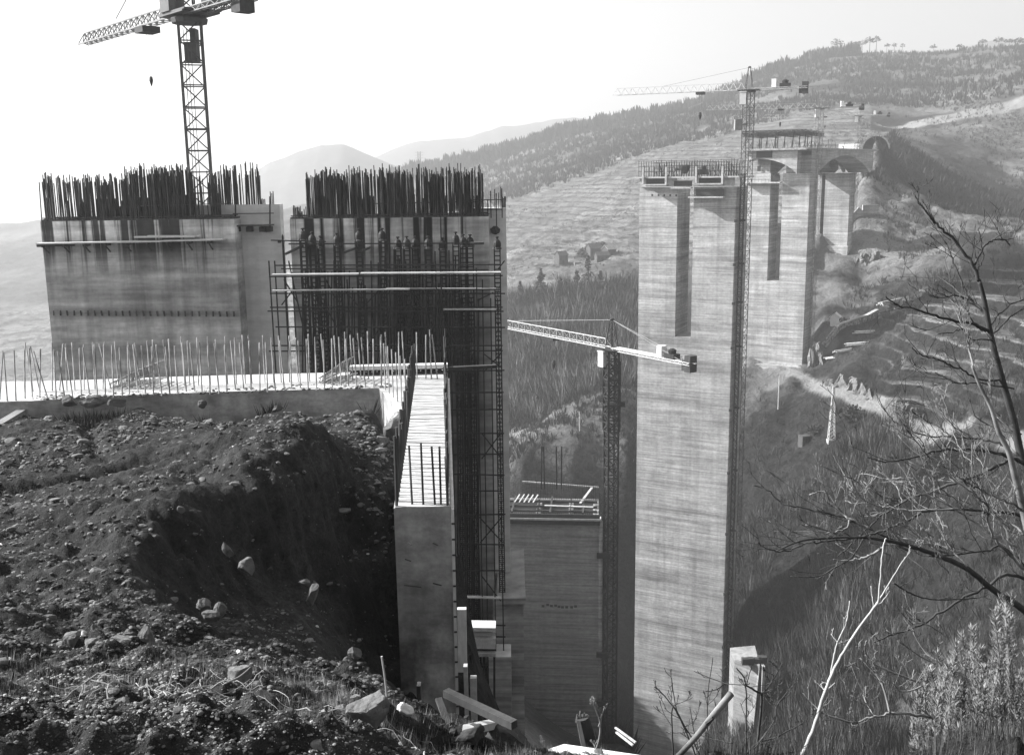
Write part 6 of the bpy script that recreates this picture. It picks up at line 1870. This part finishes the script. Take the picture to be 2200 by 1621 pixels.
# twigs beside the stump
b_ = at(1285, 1640, 7.4)
tF = empty('brushwood', Vector((b_.x, b_.y, ground(b_.x, b_.y))), 'few curved thin twigs standing beside the dark stump post', 'brushwood', 'bare trees on the near bank')
mb = MB()
for l in ([(1270, 1640), (1288, 1575), (1286, 1540), (1268, 1500)], [(1290, 1530), (1280, 1508)], [(1180, 1640), (1172, 1612), (1165, 1590)], [(1286, 1560), (1298, 1520)]):
    limb(mb, l, 7.3, 7.3, 4, 2.5, 5, 2, rd, .12, .003)
mb.build('branches', M['bark'], tF, smooth=True)

# feathery evergreen shrub in the corner
b_ = at(2130, 1660, 8.2); gz = ground(b_.x, b_.y)
sh = empty('evergreen_shrub', Vector((b_.x, b_.y, gz)), 'pale feathery evergreen shrub filling the bottom right corner', 'shrub')
mb = MB(); stems = []
rs_ = random.Random(5)
for i in range(150):
    px = rs_.uniform(1990, 2330)
    Y = rs_.uniform(7.6, 9.0)
    topy = 1500 - 150 * math.sin(min(1, max(0, (px - 1985) / 120)) * 1.57) - (50 if px > 2120 else 0) + rs_.uniform(-30, 230)
    p0 = at(px + rs_.uniform(-30, 30), 1690, Y); p1 = at(px + rs_.uniform(-40, 30), topy, Y + rs_.uniform(-.3, .3))
    pm = p0.lerp(p1, .55) + Vector((rs_.uniform(-.1, .1), 0, 0))
    pts = smooth_line([p0, pm, p1], 6)
    stems.append(pts)
    mb.tube(pts, [.008 - .006 * k / len(pts) for k in range(len(pts))], 4)
mb.build('stem', M['bark'], sh)
mb = MB()
for pts in stems:
    for k in range(2, len(pts)):
        for q in range(34):
            p = pts[k - 1].lerp(pts[k], rs_.random())
            up = (pts[k] - pts[k - 1]).normalized()
            d = (up * rs_.uniform(.6, 1.6) + Vector((rs_.gauss(0, .8), rs_.gauss(0, .8), rs_.uniform(0, .5)))).normalized()
            L = rs_.uniform(.03, .085)
            s = d.cross(Vector((rs_.random(), rs_.random(), rs_.random()))).normalized() * .0022
            m2 = p + d * L * .6
            mb.add([p - s, m2 - s * 1.4, p + d * L, m2 + s * 1.4, p + s], [(0, 1, 2, 3, 4)])
mb.build('crown', M['leaf'], sh)

# ------------------------------------------------------------------ timber and debris on the near crest
plank('fallen_beam', (at(958, 1487, 7.0), at(1105, 1556, 6.5)), .06, .055, M['darkwood'], 'dark squared beam sloping down from its pale cut end before the wing wall', 'beam')
plank('fallen_beam', (at(1006, 1566, 6.6), at(1080, 1550, 7.2)), .09, .05, M['plank'], 'short pale-topped beam resting on the dark lump of debris', 'beam')
plank('leaning_board', (at(942, 1500, 7.3), at(968, 1570, 7.0)), .05, .025, M['darkwood'], 'short slanting board propping up the dark squared beam', 'board')
boulder(1085, 1588, 6.9, .55, .17, 'long dark lump of earth and timber debris under the fallen beams', 301, 'clod', None, rot=-.15, name='debris_mound', cat='debris mound')
boulder(1010, 1590, 6.6, .3, .14, 'smaller dark clod left of the long lump of debris', 303, 'clod', None, rot=.1, name='debris_mound', cat='debris mound')
a = [at(1140, 1620, 6.6), at(1212, 1597, 7.6), at(1398, 1624, 7.4), at(1385, 1675, 6.2), at(1130, 1675, 6.0)]
mb = MB(); n5 = len(a)
mb.add(a + [p - ZU * .05 for p in a], [tuple(range(n5))[::-1], tuple(range(n5, 2 * n5))] + [(i, (i + 1) % n5, (i + 1) % n5 + n5, i + n5) for i in range(n5)])
o = mb.build('white_slab', M['white'], origin=a[1]); tag(o, 'bright white slab lying on the ground at the bottom edge', 'slab')
st = empty('stump_post', at(1262, 1590, 8), 'stout dark post stump with its top edges lit pale, leaning on the near crest', 'post')
MB().tube([at(1275, 1640, 8), at(1262, 1585, 8), at(1251, 1540, 8)], [.075, .068, .058], 9).build('post', M['darkwood'], st)
mb = MB()
for dx, dz in ((-.04, .0), (-.015, .03), (.02, .012), (.045, -.005)):
    q = at(1250, 1540, 8) + Vector((dx, 0, 0)); mb.bar(q - ZU * .04, q + ZU * (.03 + dz), .02, 5, .006)
mb.build('lit_top_edges', M['bark'], st)  # paler splinters paint the sunlight on the top edges of the post
mb = MB()
pl = [at(1440, 1640, 6.3), at(1490, 1588, 6.4), at(1535, 1532, 6.5), at(1571, 1489, 6.6)]
o = mb.tube(smooth_line(pl), [.017 + .008 * k / 15 for k in range(16)], 8).build('leaning_pole', M['bark'], origin=pl[0], smooth=True)
tag(o, 'thick broken pole leaning up before the foot of the tallest pier', 'pole')
mb = MB(); q = at(1518, 1552, 6.45); mb.bar(q, at(1532, 1541, 6.4), .012, 6)
mb.build('broken_stub', M['bark_dark'], o)
o = MB().tube(smooth_line([at(831, 1496, 7.6), at(826, 1450, 7.6), at(820, 1409, 7.6)]), [.009] * 11, 6).build('stake', M['bark_pale'], origin=at(831, 1496, 7.6))
tag(o, 'thin white stake standing at the edge of the black pit', 'stake')
for (a_, b_, lb) in (((338, 1515), (372, 1440), 'pale thin stick rising from a clod on the near bank, the steeper of two'), ((340, 1512), (428, 1455), 'pale thin stick rising from the same clod, the flatter of two'), ((485, 1466), (538, 1432), 'pale stick lying across the broad flat-faced stone'), ((112, 1585), (165, 1622), 'thick pale stick lying low at the left of the bottom edge')):
    p0, p1 = at(a_[0], a_[1], 5.6), at(b_[0], b_[1], 5.7)
    pm = p0.lerp(p1, .5) + Vector((.01, 0, -.008))
    o = MB().tube(smooth_line([p0, pm, p1]), [.005 - .002 * k / 10 for k in range(11)], 5).build('stick', M['bark_pale'], origin=p0)
    tag(o, lb, 'stick', 'sticks on the near bank')
for i, (a_, b_, lb) in enumerate((((1322, 1562), (1366, 1594), 'upper pale batten lying on the slope left of the tallest pier'), ((1324, 1572), (1360, 1600), 'lower pale batten lying on the slope left of the tallest pier'))):
    plank('batten', (at(a_[0], a_[1], 12), at(b_[0], b_[1], 11.6)), .025, .02, M['plank'], lb, 'batten')
# ------------------------------------------------------------------ haze
HZ = MB().box((-9500, 9500), (-60, 9500), (-420, 420))
hm = bpy.data.materials.new('haze_air')
hm.use_nodes = True
t = hm.node_tree
for nd in list(t.nodes):
    if nd.type == 'BSDF_PRINCIPLED': t.nodes.remove(nd)
pv = t.nodes.new('ShaderNodeVolumePrincipled')
pv.inputs['Color'].default_value = (.97, .97, .97, 1)
pv.inputs['Density'].default_value = .00042
pv.inputs['Anisotropy'].default_value = .42
t.links.new(pv.outputs[0], t.nodes['Material Output'].inputs['Volume'])
hz = HZ.build('haze', hm)
tag(hz, kind='stuff')
